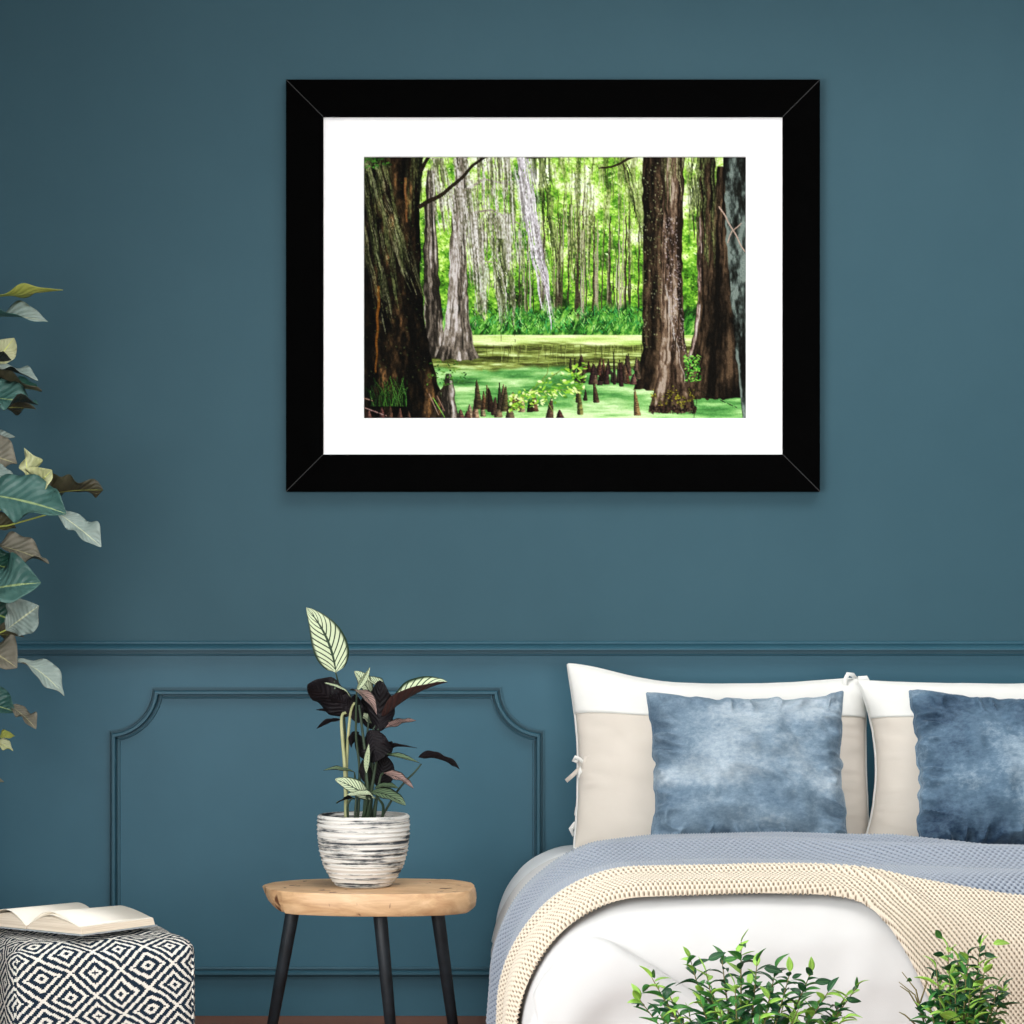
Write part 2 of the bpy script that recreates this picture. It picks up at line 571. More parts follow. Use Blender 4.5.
def area(name, loc, target, sx, sy, power, col):
    l = bpy.data.lights.new(name, 'AREA')
    l.shape = 'RECTANGLE'
    l.size, l.size_y = sx, sy
    l.energy = power
    l.color = col
    o = bpy.data.objects.new(name, l)
    o.location = loc
    o.rotation_euler = (Vector(target) - Vector(loc)).to_track_quat('-Z', 'Y').to_euler()
    link(o)


area('daylight_front', ((HF[0] + HF[1]) / 2, YF - 0.35, 1.25), (0.8, 0, 0.7), HF[1] - HF[0] + 0.3, 2.0, 285, (1.0, 0.985, 0.96))
area('daylight_left', (XL - 0.45, (HL[0] + HL[1]) / 2, 1.35), (1.2, -1.6, 0.6), 3.4, 2.0, 255, (0.97, 0.99, 1.0))

area('daylight_roof', ((SK[0] + SK[1]) / 2, (SK[2] + SK[3]) / 2, ZC + 0.4), ((SK[0] + SK[1]) / 2, (SK[2] + SK[3]) / 2 + 0.12, 0), 3.0, 1.7, 105, (1.0, 0.99, 0.97))  # added lamp over the skylight, gives the overhead light

w = bpy.data.worlds.new('sky_world')
bpy.context.scene.world = w
w.use_nodes = True
bg = w.node_tree.nodes['Background']
bg.inputs[0].default_value = (0.75, 0.85, 1.0, 1)
bg.inputs[1].default_value = 0.35

# ------------------------------------------------------------------ mouldings
def sweep(name, path, prof, mat, closed=False, parent=None):
    """path: (x,z) points on the back wall, prof: (inward offset, stand-off) pairs, mitred"""
    n = len(path)
    P = [Vector((a, b)) for a, b in path]
    V = []
    for k in range(n):
        a = P[(k - 1) % n] if (closed or k > 0) else None
        b = P[(k + 1) % n] if (closed or k < n - 1) else None
        d1 = (P[k] - a).normalized() if a is not None else None
        d2 = (b - P[k]).normalized() if b is not None else None
        d1 = d1 or d2
        d2 = d2 or d1
        n1 = Vector((d1.y, -d1.x)); n2 = Vector((d2.y, -d2.x))
        nn = n1 + n2
        if nn.length < 1e-4:
            nn = n1
        nn = nn.normalized()
        s = 1.0 / max(0.35, nn.dot(n1))
        for off, dep in prof:
            q = P[k] + nn * off * s
            V.append((q.x, -dep, q.y))
    f = grid_faces(n, len(prof), close_n=closed)
    return struct(mesh(name, V, f, mat, parent, smooth=False))


xw = lambda px: (px - 512.0) / 370.0
zw = lambda py: CH + (HY - py) / 370.0
RAIL = [(0, 0), (0, 0.010), (0.003, 0.014), (0.007, 0.014), (0.009, 0.012), (0.012, 0.022), (0.015, 0.034), (0.020, 0.040), (0.0240, 0.040), (0.0245, 0.001), (0.0345, 0.001), (0.0350, 0.008), (0.039, 0.007), (0.040, 0)]
sweep('trim_1', [(XL, zw(641)), (XR, zw(641))], RAIL, M['trim'])
PANEL = [(0, 0), (0, 0.010), (0.0035, 0.010), (0.0037, 0.001), (0.0090, 0.001), (0.0095, 0.020), (0.012, 0.025), (0.0185, 0.025), (0.0205, 0.020), (0.0210, 0.001), (0.0255, 0.001), (0.0260, 0.008), (0.030, 0.007), (0.031, 0)]


def panel_path(x0, x1, ztop, zbot, r, n=12):
    pts = []
    # clockwise seen from the room (x right, z up): start at top-left arc end
    for (cx, cz, a0, a1) in ((x0, ztop, -90, 0), (x1, ztop, 180, 270), (x1, zbot, 90, 180), (x0, zbot, 0, 90)):
        for k in range(n + 1):
            a = math.radians(a0 + (a1 - a0) * k / n)
            pts.append((cx + r * math.cos(a), cz + r * math.sin(a)))
    return pts


pp = panel_path(xw(109), xw(544), zw(687), zw(978), 43 / 370.0)
sweep('trim_2', pp, PANEL, M['trim'], closed=True)

# ------------------------------------------------------------------ framed picture
YP = -0.036
DP = DW + YP
fx = lambda px: (px - 512.0) / F * DP
fz = lambda py: CH + (HY - py) / F * DP
pic = thing('framed_picture', 'wide black framed picture of a mossy swamp hanging high on the teal wall', 'picture',
            (fx(553), -0.012, fz(491)))


def local(o, pts):
    return [Vector(p) - o.location for p in pts]


ox0, ox1, oz0, oz1 = fx(286), fx(820), fz(491.5), fz(79.5)
ix0, ix1, iz0, iz1 = fx(323), fx(783), fz(454.5), fz(116.5)
gap = 0.0012
YB, YFR, YIN = -0.002, YP, -0.026
for side, A, B, a, b in (('top', (ox0, oz1), (ox1, oz1), (ix0, iz1), (ix1, iz1)), ('right', (ox1, oz1), (ox1, oz0), (ix1, iz1), (ix1, iz0)),
                         ('bottom', (ox1, oz0), (ox0, oz0), (ix1, iz0), (ix0, iz0)), ('left', (ox0, oz0), (ox0, oz1), (ix0, iz0), (ix0, iz1))):
    d = Vector((B[0] - A[0], B[1] - A[1])).normalized() * gap
    e = d * 1.6
    V = []
    # front ring (4), with chamfer toward the mitre, back ring (4)
    A2, B2 = Vector(A), Vector(B)
    a2, b2 = Vector(a), Vector(b)
    fr = [A2 + e, B2 - e, b2 - e, a2 + e]
    md = [A2 + d * .2, B2 - d * .2, b2 - d * .2, a2 + d * .2]
    V = [(q.x, YFR, q.y) for q in fr] + [(q.x, YFR + 0.001, q.y) for q in md] + [(q.x, YB, q.y) for q in md]
    faces = [(0, 1, 2, 3), (0, 4, 5, 1), (2, 6, 7, 3), (1, 5, 6, 2), (3, 7, 4, 0), (4, 8, 9, 5), (5, 9, 10, 6), (6, 10, 11, 7), (7, 11, 8, 4), (8, 11, 10, 9)]
    mi = [0, 0, 0, 1, 1, 0, 0, 0, 0, 0]
    mesh('frame_rail', local(pic, V), faces, [M['black_frame'], M['mitre']], pic, mi=mi, smooth=False)
px0, px1, pz0, pz1 = fx(363), fx(747), fz(418.5), fz(155.5)
m = MB()
e = 0.004
YM = -0.024
sq = lambda x0, x1, z0, z1, y: [(x0, y, z0), (x1, y, z0), (x1, y, z1), (x0, y, z1)]
o_ = sq(ix0 - e * 0 + 0.0005, ix1 - 0.0005, iz0 + 0.0005, iz1 - 0.0005, YM)
i_ = sq(px0, px1, pz0, pz1, YM)
k_ = sq(px0 + 0.002, px1 - 0.002, pz0 + 0.002, pz1 - 0.002, YM + 0.003)
b_ = sq(px0 + 0.002, px1 - 0.002, pz0 + 0.002, pz1 - 0.002, YM + 0.006)
c_ = sq(ix0 + 0.0005, ix1 - 0.0005, iz0 + 0.0005, iz1 - 0.0005, YM + 0.006)
allv = o_ + i_ + k_ + b_ + c_
ff = []
for r0 in (0, 4, 8, 12):
    for k in range(4):
        ff.append((r0 + k, r0 + (k + 1) % 4, r0 + 4 + (k + 1) % 4, r0 + 4 + k))
for k in range(4):
    ff.append((16 + k, 16 + (k + 1) % 4, (k + 1) % 4, k))
mesh('mat', local(pic, allv), ff, M['mat_board'], pic, smooth=False)
m = MB(); m.box(*[q for q in (ix0 + 0.001, ix1 - 0.001)], -0.014, -0.006, iz0 + 0.001, iz1 - 0.001)
mesh('backing_board', local(pic, m.v), m.f, M['backing'], pic, smooth=False)

# ---- the print: a swamp view, painted as pigment on a fine sheet
S = 1.5
PW, PH = int(384 * S), int(262 * S)
img = np.zeros((PH, PW, 3))
yy, xx = np.mgrid[0:PH, 0:PW]
GXp, GYp = xx / S, yy / S                      # coordinates in print units (384 x 262)
R = np.random.RandomState(5)


def fbm(x, y, seed, oct_=4, gain=.55):
    a, s_, o_ = 0, 1.0, 0
    for k in range(oct_):
        a = a + s_ * vnoise(x * 2 ** k + 17 * k, y * 2 ** k + 5 * k, seed + k)
        o_ += s_
        s_ *= gain
    return a / o_


def over(mask, col):
    global img
    mask = np.clip(mask, 0, 1)[..., None]
    img = img * (1 - mask) + np.asarray(col, float) * mask


def grad(f, stops):
    f = np.clip(f, 0, 1)
    xs = [s[0] for s in stops]
    return np.stack([np.interp(f, xs, [s[1][k] for s in stops]) for k in range(3)], -1)


def sstep(a, b, x):
    t_ = np.clip((x - a) / (b - a), 0, 1)
    return t_ * t_ * (3 - 2 * t_)


def dab(cx, cy, rx, ry, ang, col, a=1.0):
    cx *= S; cy *= S; rx *= S; ry *= S
    r = int(max(rx, ry) + 2)
    x0, x1, y0, y1 = max(0, int(cx) - r), min(PW, int(cx) + r + 1), max(0, int(cy) - r), min(PH, int(cy) + r + 1)
    if x0 >= x1 or y0 >= y1:
        return
    X = xx[y0:y1, x0:x1] - cx
    Y = yy[y0:y1, x0:x1] - cy
    c, s = math.cos(ang), math.sin(ang)
    d = ((X * c + Y * s) / max(rx, .4)) ** 2 + ((-X * s + Y * c) / max(ry, .4)) ** 2
    k = (np.clip((1.3 - d) * 1.6, 0, 1) * a)[..., None]
    img[y0:y1, x0:x1] = img[y0:y1, x0:x1] * (1 - k) + np.asarray(col, float) * k


def stroke(pts, w0, w1, col, jit=0, a=1.0, step=.8, wander=0.0):
    pts = [np.array(p, float) for p in pts]
    L_ = [np.linalg.norm(pts[i + 1] - pts[i]) for i in range(len(pts) - 1)]
    T_ = sum(L_)
    done = 0
    ph = R.uniform(0, 9)
    for i in range(len(pts) - 1):
        n = max(2, int(L_[i] / step))
        for k in range(n):
            q = pts[i] + (pts[i + 1] - pts[i]) * k / n
            l_ = done + L_[i] * k / n
            ww = w0 + (w1 - w0) * l_ / T_
            cc = np.array(col) + R.uniform(-jit, jit)
            dab(q[0] + wander * math.sin(l_ * .25 + ph), q[1] + wander * math.cos(l_ * .19 + ph), ww, max(ww, step * .8), 0, np.clip(cc, 0, 255), a)
        done += L_[i]


def pick(cols):
    c = np.array(cols[R.randint(len(cols))], float)
    return np.clip(c + R.uniform(-12, 12) + R.uniform(-4, 4, 3), 0, 255)


# far foliage, sun through leaves
f = .5 + .62 * fbm(GXp * .045, GYp * .05, 301, 5, .72) + .16 * fbm(GXp * .5, GYp * .5, 311, 2)
f = f + .10 * fbm(GXp * .09, GYp * .02, 321, 3) - .10 * sstep(100, 170, GYp) + .24 * sstep(170, 20, GYp)
img[:] = grad(f, [(.1, (26, 46, 16)), (.3, (56, 92, 30)), (.45, (92, 142, 48)), (.6, (136, 188, 72)), (.72, (180, 220, 110)), (.84, (216, 240, 166)), (1, (240, 250, 226))])
for _ in range(4200):
    y = R.uniform(-3, 176)
    cols = [(76, 112, 40), (112, 160, 60), (160, 204, 92), (194, 228, 126), (214, 240, 164), (226, 244, 190)]
    if y > 110:
        cols = cols[:3] + [(44, 72, 26)]
    dab(R.uniform(50, 384), y, R.uniform(.5, 1.9), R.uniform(.35, 1.0), R.uniform(-.8, .8), pick(cols), R.uniform(.4, .9))
# far trunks
for _ in range(44):
    x = R.uniform(150, 285)
    stroke([(x + R.uniform(-3, 3), R.uniform(30, 110)), (x + R.uniform(-1.5, 1.5), 140), (x, R.uniform(166, 177))], R.uniform(.35, .6), R.uniform(.6, 1.2), pick([(90, 88, 68), (140, 136, 116), (62, 60, 44), (168, 164, 144)]), 10, .8, .8, .3)
for (x, w_) in ((214, 2.4), (196, 2.0), (246, 1.4), (262, 1.3), (230, 1.2), (275, 1.1), (205, 1.1), (180, 1.6)):
    stroke([(x + 1, 60), (x, 150), (x, 178)], .7, w_, (70, 62, 48), 16, .9, .8, .4)
# bright plants on the far bank
h_ = 150 + 7 * vnoise(GXp * .05, GXp * 0, 331) + 5 * vnoise(GXp * .25, GXp * 0, 332)
m_ = sstep(0, 10, GYp - h_) * (GXp > 62)
bank = .5 + .7 * fbm(GXp * .16 + .06 * GYp, GYp * .10, 341, 4, .75)
over(m_ * .9, grad(bank, [(.15, (18, 46, 18)), (.4, (48, 104, 40)), (.6, (98, 156, 66)), (.8, (150, 198, 104)), (1, (200, 230, 160))]))
for _ in range(700):
    x, y = R.uniform(64, 300), R.uniform(152, 176)
    a_ = R.uniform(-.9, .9)
    stroke([(x, y), (x + 5 * math.sin(a_), y - 5 * math.cos(a_))], R.uniform(.3, .7), .2, pick([(90, 160, 76), (56, 112, 56), (150, 206, 120), (26, 60, 28), (70, 150, 90)]), 6, .8, .9)
# water
fw = .5 + .55 * fbm(GXp * .022, GYp * .22, 351, 4, .6)
w1 = grad(fw, [(.1, (150, 186, 96)), (.45, (196, 220, 136)), (.8, (232, 242, 190))])
w2 = grad(.5 + .8 * fbm(GXp * .03, GYp * .30, 361, 4, .65), [(.1, (58, 60, 28)), (.4, (96, 104, 54)), (.6, (130, 142, 80)), (.85, (184, 204, 134)), (1, (220, 232, 180))])
w3 = grad(.5 + .75 * fbm(GXp * .02, GYp * .13, 371, 5, .62) + .12 * sstep(225, 262, GYp), [(.05, (58, 98, 54)), (.35, (90, 142, 82)), (.55, (122, 174, 106)), (.75, (160, 204, 134)), (.95, (202, 230, 172))])
yb = GYp + 3 * vnoise(GXp * .03, GYp * 0, 381) + 1.5 * vnoise(GXp * .1, GYp * .2, 382)
over(sstep(177, 178, GYp), w1)
over(sstep(185, 188, yb) * (GYp > 178), w2)
over(sstep(208, 213, yb + (GXp < 120) * -2), w3)
for _ in range(60):
    x = R.uniform(95, 280)
    stroke([(x, 188), (x + R.uniform(-1, 1), R.uniform(194, 208))], .6, .4, pick([(66, 64, 36), (84, 82, 48), (170, 186, 120)]), 8, .35, .8, .5)


def trunk(xl, xr, stops, streak, seed=0, light=0.0, a=1.0, flute=.5):
    """xl, xr: lists of (y, x) edges; light: bias of brightness from left (-) to right (+)"""
    ys = np.arange(PH) / S
    L_ = np.interp(ys, [p[0] for p in xl], [p[1] for p in xl]) + 1.0 * vnoise(ys * .12, ys * 0, seed + 3)
    R_ = np.interp(ys, [p[0] for p in xr], [p[1] for p in xr]) + 1.0 * vnoise(ys * .12, ys * 0 + 9, seed + 4)
    L_ = L_[:, None]; R_ = R_[:, None]
    yend = xl[-1][0] + 1.6 * vnoise(GXp * .25, GXp * 0, seed + 7)
    m = sstep(-.5, .6, GXp - L_) * sstep(-.5, .6, R_ - GXp) * sstep(-.6, .6, yend - GYp) * sstep(-.5, .5, GYp - xl[0][0])
    u = (GXp - L_) / np.maximum(R_ - L_, 1)
    tx = .5 + flute * vnoise(u * streak, GYp * .018 + u * .6, seed) + .35 * vnoise(u * streak * 2.6, GYp * .06, seed + 1) + .30 * fbm(GXp * .5, GYp * .22, seed + 2, 2)
    tx = tx + light * (u - .5) - .35 * np.abs(u - .5) ** 2 * 4 * .6
    over(m * a, grad(tx, stops))


def curtain(x0, x1, top, lo, hi, stops, seed, drift=0.0, dens=.5, fx=.55, a=.9, soft=.16):
    """hanging moss: strands hung between x0..x1 from row top, ragged ends between lo..hi"""
    u = GXp - drift * (GYp - top) - 1.4 * vnoise(GYp * .05, GXp * .03, seed + 9)
    st_ = .5 + .5 * vnoise(u * fx, GYp * .022, seed) + .34 * vnoise(u * fx * 2.7, GYp * .06, seed + 1) + .22 * vnoise(u * fx * 5, GYp * .3, seed + 2)
    end = lo + (hi - lo) * (.5 + .5 * vnoise(u * fx * .45, GYp * 0, seed + 4) + .28 * vnoise(u * fx * 1.6, GYp * 0, seed + 5))
    taper = sstep(0, 26, end - GYp)
    m = sstep(dens, dens + soft, st_ - .42 * (1 - taper)) * (taper > 0) * sstep(-3, 3, u - x0) * sstep(-3, 3, x1 - u) * (GYp >= top - 2)
    sh = .5 + .55 * vnoise(u * fx * 1.9 + 5, GYp * .04, seed + 6) + .42 * vnoise(GXp * .9, GYp * .5, seed + 7)
    over(m * a, grad(sh, stops))


GREY = [(.1, (84, 84, 66)), (.4, (136, 132, 118)), (.7, (178, 174, 166)), (1, (222, 220, 216))]
OLIVE = [(.1, (62, 70, 40)), (.4, (104, 110, 72)), (.7, (146, 150, 112)), (1, (190, 192, 160))]
DKOL = [(.1, (34, 40, 22)), (.4, (64, 72, 42)), (.7, (98, 108, 68)), (1, (136, 146, 100))]
VIOL = [(.1, (126, 120, 122)), (.4, (172, 166, 172)), (.7, (206, 200, 208)), (1, (240, 236, 242))]
curtain(186, 300, -4, 20, 110, OLIVE, 401, .02, .36, .35, .7, .35)
curtain(206, 288, 10, 60, 150, OLIVE, 411, .0, .58, .30, .6, .3)
GT = [(.1, (44, 40, 34)), (.35, (78, 72, 64)), (.6, (116, 108, 98)), (.85, (156, 148, 140)), (1, (196, 190, 186))]
trunk([(14, 63), (110, 60), (170, 62), (200, 56)], [(14, 71), (110, 75), (170, 80), (200, 82)], GT, 6, 421, .15)
trunk([(-2, 93), (90, 87), (150, 84), (186, 79), (202, 72)], [(-2, 104), (90, 103), (150, 105), (186, 110), (202, 118)], GT, 7, 431, .1)
stroke([(100, 34), (122, 23), (148, 28)], 1.5, .6, (156, 148, 134), 16, 1, .8, .4)
stroke([(104, 58), (128, 53), (158, 68)], 1.4, .6, (150, 142, 128), 16, 1, .8, .4)
stroke([(112, 104), (136, 106)], .8, .5, (156, 146, 132), 16, 1, .8, .3)
curtain(64, 106, 4, 46, 120, GREY, 441, .13, .16, .40, .85, .4)
curtain(104, 152, 26, 70, 165, GREY, 451, .05, .20, .38, .85, .4)
curtain(104, 150, 58, 84, 150, GREY, 461, .06, .24, .5, .85, .35)
curtain(96, 158, 60, 110, 170, GREY, 473, .05, .30, .33, .8, .3)
curtain(70, 112, 34, 70, 150, GREY, 475, .10, .26, .36, .8, .35)
curtain(112, 160, -4, 20, 80, GREY, 471, .02, .22, .4, .85, .35)
curtain(166, 186, -4, 90, 150, DKOL, 481, .10, .34, .4, .8)
curtain(196, 214, 50, 90, 150, OLIVE, 491, .0, .30, .5, .85)
curtain(214, 232, 56, 80, 130, OLIVE, 501, .0, .38, .5, .85)
curtain(128, 140, 84, 120, 178, DKOL, 511, .15, .28, .5, .9)
curtain(148, 168, -4, 128, 182, VIOL, 521, .155, .18, .5, .95, .25)
curtain(157, 163, -4, 150, 176, VIOL, 531, .165, .30, .6, .95)
# dark giant on the left
DT = [(.15, (8, 7, 4)), (.45, (26, 20, 12)), (.7, (56, 43, 27)), (.9, (92, 72, 48)), (1, (128, 100, 66))]
trunk([(-2, -3), (140, -3), (262, -3)], [(-2, 60), (40, 57), (130, 58), (180, 64), (225, 75), (250, 80), (262, 80)], DT, 6, 541, .0, 1, .42)
stroke([(42, 22), (43, 45), (44, 66)], 1.3, .8, (134, 98, 60), 18, .6, .8, .5)
stroke([(16, 130), (14, 175), (13, 215)], 1.5, .9, (126, 86, 32), 18, .55, .8, .6)
curtain(-4, 26, -4, 60, 160, DKOL, 551, .14, .32, .35, .7, .3)
curtain(4, 22, 10, 118, 150, OLIVE, 561, .32, .34, .4, .6, .3)
curtain(-20, 6, 0, 100, 200, OLIVE, 563, .22, .38, .4, .55, .3)
curtain(44, 60, -4, 40, 120, DKOL, 565, .02, .40, .4, .6, .3)
for _ in range(240):
    dab(R.uniform(0, 62), R.uniform(0, 220), R.uniform(.3, 1.0), R.uniform(.3, 1.0), 0, pick([(86, 108, 58), (58, 70, 38), (116, 124, 84), (20, 16, 10)]), .5)
for _ in range(60):
    x = R.uniform(8, 44)
    stroke([(x, 248), (x + R.uniform(-4, 4), 238), (x + R.uniform(-10, 10), R.uniform(218, 234))], .5, .2, pick([(36, 72, 30), (74, 116, 50), (20, 44, 18)]), 8, .8)
for _ in range(40):
    dab(R.uniform(-2, 28), R.uniform(0, 12), R.uniform(.8, 2.2), .8, R.uniform(-.7, .7), pick([(60, 110, 40), (90, 144, 60), (30, 60, 22)]), .8)
stroke([(56, 50), (72, 42), (92, 28), (110, 9), (126, -2)], 2.2, 1.3, (44, 36, 24), 12, 1, .7, .5)
stroke([(58, 14), (66, 0)], 2.0, 1.6, (38, 32, 22), 10, 1, .7, .3)
stroke([(164, 1), (190, 1)], 1.0, .6, (50, 44, 32), 8, 1, .7, .4)
stroke([(236, 12), (248, 10), (258, 7), (270, 0)], .9, 1.5, (56, 48, 32), 8, 1, .7, .4)
stroke([(260, 8), (264, 24), (268, 32)], 1.0, .7, (66, 60, 38), 8, 1, .7, .3)
stroke([(264, 8), (268, 20)], .6, .5, (66, 60, 38), 8, 1, .7, .3)
curtain(261, 268, 16, 62, 100, DKOL, 571, .20, .18, .5, .9)
# right hand trunks
RT = [(.1, (40, 31, 23)), (.4, (72, 58, 46)), (.62, (100, 84, 70)), (.85, (130, 114, 98)), (1, (164, 150, 136))]
RD = [(.1, (20, 16, 11)), (.45, (46, 37, 27)), (.7, (70, 57, 43)), (.95, (100, 84, 66))]
curtain(324, 352, -4, 60, 140, OLIVE, 581, .03, .30, .4, .8, .25)
trunk([(60, 333), (150, 334), (190, 328), (206, 322), (216, 320)], [(60, 340), (150, 342), (190, 338), (216, 334)], [(.2, (60, 48, 42)), (.5, (136, 118, 108)), (.85, (206, 192, 186))], 3, 591, .3)
trunk([(-2, 336), (100, 338), (160, 336), (200, 330), (232, 320), (241, 318)], [(-2, 352), (100, 352), (200, 356), (241, 360)], RD, 5, 601, -.1)
trunk([(10, 354), (90, 346), (160, 345), (225, 334), (241, 330)], [(10, 366), (130, 372), (215, 378), (241, 381)], RD, 7, 611, -.1)
curtain(324, 350, -4, 70, 130, DKOL, 621, .02, .32, .45, .8, .25)
trunk([(-2, 279), (120, 280), (190, 279), (222, 274), (232, 270)], [(-2, 304), (232, 306)], RD, 5, 631, .1)
for _ in range(260):
    dab(R.uniform(280, 300), R.uniform(6, 190), R.uniform(.3, .9), R.uniform(.4, 1.2), 0, pick([(140, 146, 112), (170, 174, 146), (90, 96, 62), (30, 26, 18)]), .6)
trunk([(-2, 299), (110, 299), (180, 298), (225, 292), (246, 287), (254, 285)], [(-2, 321), (110, 319), (180, 321), (225, 327), (246, 331), (254, 333)], RT, 6, 641, -.25)
for _ in range(330):
    y = R.uniform(60, 196)
    dab(304 + (y - 70) * .07 + R.uniform(-4, 10) * (1 - .0 * y), y, R.uniform(.3, .8), R.uniform(.5, 1.3), 0, pick([(176, 168, 174), (150, 140, 140), (120, 108, 100), (200, 196, 200)]), .5)
stroke([(303, 128), (307, 160), (314, 190), (322, 226)], .8, .5, (184, 180, 176), 26, .45, .7, .8)
stroke([(317, 150), (312, 190), (305, 232)], .8, .6, (52, 40, 30), 10, .6, .7, .6)
curtain(299, 322, -4, 20, 80, OLIVE, 651, .0, .32, .5, .7, .3)
for _ in range(110):
    x = R.uniform(288, 331)
    dab(x, 240 + R.normal(0, 4) - 3 * math.cos((x - 288) * .3), R.uniform(.4, 1.3), R.uniform(.4, 1.3), 0, pick([(136, 136, 40), (164, 160, 56), (96, 98, 34), (78, 66, 34)]), .7)
for _ in range(130):
    dab(R.uniform(286, 333), R.uniform(248, 255), R.uniform(.4, 1.4), R.uniform(.6, 1.8), 0, pick([(38, 28, 22), (70, 50, 40), (24, 18, 14), (100, 82, 66)]), .7)
for _ in range(110):
    dab(R.uniform(321, 337), 198 + 26 * R.rand(), R.uniform(.6, 1.9), R.uniform(.4, .9), R.uniform(-1, 1), pick([(96, 176, 66), (150, 206, 100), (46, 104, 40)]), .85)
trunk([(-2, 360), (90, 363), (180, 371), (264, 379)], [(-2, 390), (264, 390)], [(.2, (14, 14, 11)), (.5, (34, 37, 32)), (.75, (70, 78, 74)), (1, (120, 130, 124))], 3, 661, -.5)
stroke([(356, 50), (363, 62), (370, 74), (382, 96)], .8, .6, (176, 154, 140), 12, .9, .7, .6)
stroke([(364, 86), (369, 74), (378, 66)], .6, .5, (176, 154, 140), 12, .9, .7, .4)
stroke([(330, 262), (333, 246), (334, 236)], .35, .3, (30, 40, 24), 4, .8)
stroke([(334, 232), (352, 240), (374, 250)], .35, .3, (30, 34, 24), 4, .8)


# cypress knees
def knee(x, yb_, h, w_, c=(64, 46, 36)):
    n = int(h * 1.6) + 3
    lean = R.uniform(-.12, .12)
    bul = R.uniform(.5, .9)
    for k in range(n):
        u = k / n
        ww = w_ * ((1 - u) ** 1.4 * .55 + bul * .5 * (1 - u ** 5) + .06)
        for q in (-1, 0, 1):
            cc = np.array(c) * (1.35 if q == 1 else .62 if q == -1 else 1) * R.uniform(.7, 1.3)
            dab(x + lean * h * u + q * ww * .5 + R.uniform(-.3, .3), yb_ - h * u, ww * .58, .8, 0, np.clip(cc, 0, 255), .9)


for _ in range(44):
    knee(R.uniform(206, 278), R.uniform(212, 227), R.uniform(6, 20), R.uniform(1.8, 3.6), pick([(54, 44, 36), (42, 34, 28), (76, 60, 50)]))
knee(251, 226, 34, 1.8, (44, 34, 32)); knee(258, 228, 26, 2.2, (50, 36, 34)); knee(243, 226, 18, 3.4, (56, 40, 38)); knee(228, 226, 22, 3, (52, 38, 36))
for x in (108, 112, 116, 119, 122, 126, 128, 131, 134, 136, 138, 141, 146, 150, 154, 158, 166, 172):
    knee(x + R.uniform(-1, 1), R.uniform(250, 261), R.uniform(12, 28), R.uniform(2.8, 4.6), pick([(66, 54, 40), (48, 40, 30), (112, 98, 82), (80, 66, 50)]))
knee(214, 244, 14, 2, (48, 36, 32)); knee(222, 242, 10, 2.4, (48, 36, 32)); knee(233, 244, 22, 3.4, (66, 54, 42))
knee(217, 256, 24, 3, (92, 90, 56)); knee(274, 257, 26, 3.8, (100, 84, 60)); knee(186, 262, 22, 4, (78, 64, 52)); knee(197, 262, 10, 5, (64, 44, 40))
for x in (6, 19, 27, 37, 46, 92, 98, 104):
    knee(x, 262, R.uniform(7, 15), R.uniform(2.6, 4.4), pick([(58, 44, 36), (80, 62, 54)]))
trunk([(216, 83), (236, 79), (262, 77)], [(216, 89), (236, 92), (262, 95)], GT, 4, 671, .4)
stroke([(70, 262), (76, 236), (84, 224)], 1.6, 1.2, (60, 52, 40), 14, .8, .8, .4)
# leafy spray over the knees
for a_, b_, c_ in (((148, 250), (176, 226), (206, 208)), ((160, 238), (190, 232), (222, 232)), ((168, 232), (182, 240), (190, 254)), ((176, 226), (184, 216), (186, 204))):
    stroke([a_, b_, c_], .5, .3, (120, 130, 66), 10, .9)
for _ in range(260):
    u = R.rand()
    x = 146 + u * 76
    y = 246 - 38 * u * R.uniform(.3, 1.1) + R.uniform(-8, 8)
    dab(x, y, R.uniform(.8, 3.2), R.uniform(.5, 1.4), R.uniform(-1.1, 1.1), pick([(150, 196, 70), (196, 226, 116), (112, 164, 58), (226, 240, 170), (84, 130, 48)]), .88)
for _ in range(60):
    dab(R.uniform(64, 104), R.uniform(204, 228), R.uniform(.7, 2.0), R.uniform(.4, .9), R.uniform(-1, 1), pick([(70, 116, 42), (104, 150, 64), (36, 66, 28)]), .8)
for x, y, dx, dy in ((2, 250, 22, 8), (0, 240, 10, 3), (70, 240, 12, 20), (66, 236, 10, 22), (74, 238, 8, 16)):
    stroke([(x, y), (x + dx, y + dy)], .5, .3, pick([(120, 170, 80), (150, 124, 116)]), 8, .9)
# photo-like contrast and grain
img = img + R.normal(0, 6, img.shape[:2])[..., None]
img = np.clip(img / 255.0, 0, 1)
img = np.where(img < .5, 2 * img * img * .45 + img * .55, 1 - (1 - img) ** 1.25 * 2 ** .25)
img = np.clip(img, 0, 1)
linimg = np.where(img <= 0.04045, img / 12.92, ((img + 0.055) / 1.055) ** 2.4) * 0.93
gx = np.linspace(px0 - 0.001, px1 + 0.001, PW)
gz = np.linspace(pz1 + 0.001, pz0 - 0.001, PH)
GZ, GX = np.meshgrid(gz, gx, indexing='ij')
V = np.stack([GX, np.full_like(GX, YM + 0.0075), GZ], -1).reshape(-1, 3) - np.array(pic.location)
pr = mesh('print', V, grid_faces(PH, PW), M['mat_board'], pic, smooth=False)
ca = pr.data.color_attributes.new('pigment', 'FLOAT_COLOR', 'POINT')
ca.data.foreach_set('color', np.concatenate([linimg.reshape(-1, 3), np.ones((PH * PW, 1))], 1).astype(np.float32).ravel())
t = NT('swamp_print_pigment')
t.l(t.n('ShaderNodeAttribute', attribute_name='pigment').outputs['Color'], t.b.inputs['Base Color'])
t.set(Roughness=0.7)
t.b.inputs['Specular IOR Level'].default_value = 0.05
pr.data.materials.clear()
pr.data.materials.append(t.mat)
pr['label'] = 'colour print of cypress trees, hanging moss and duckweed water'

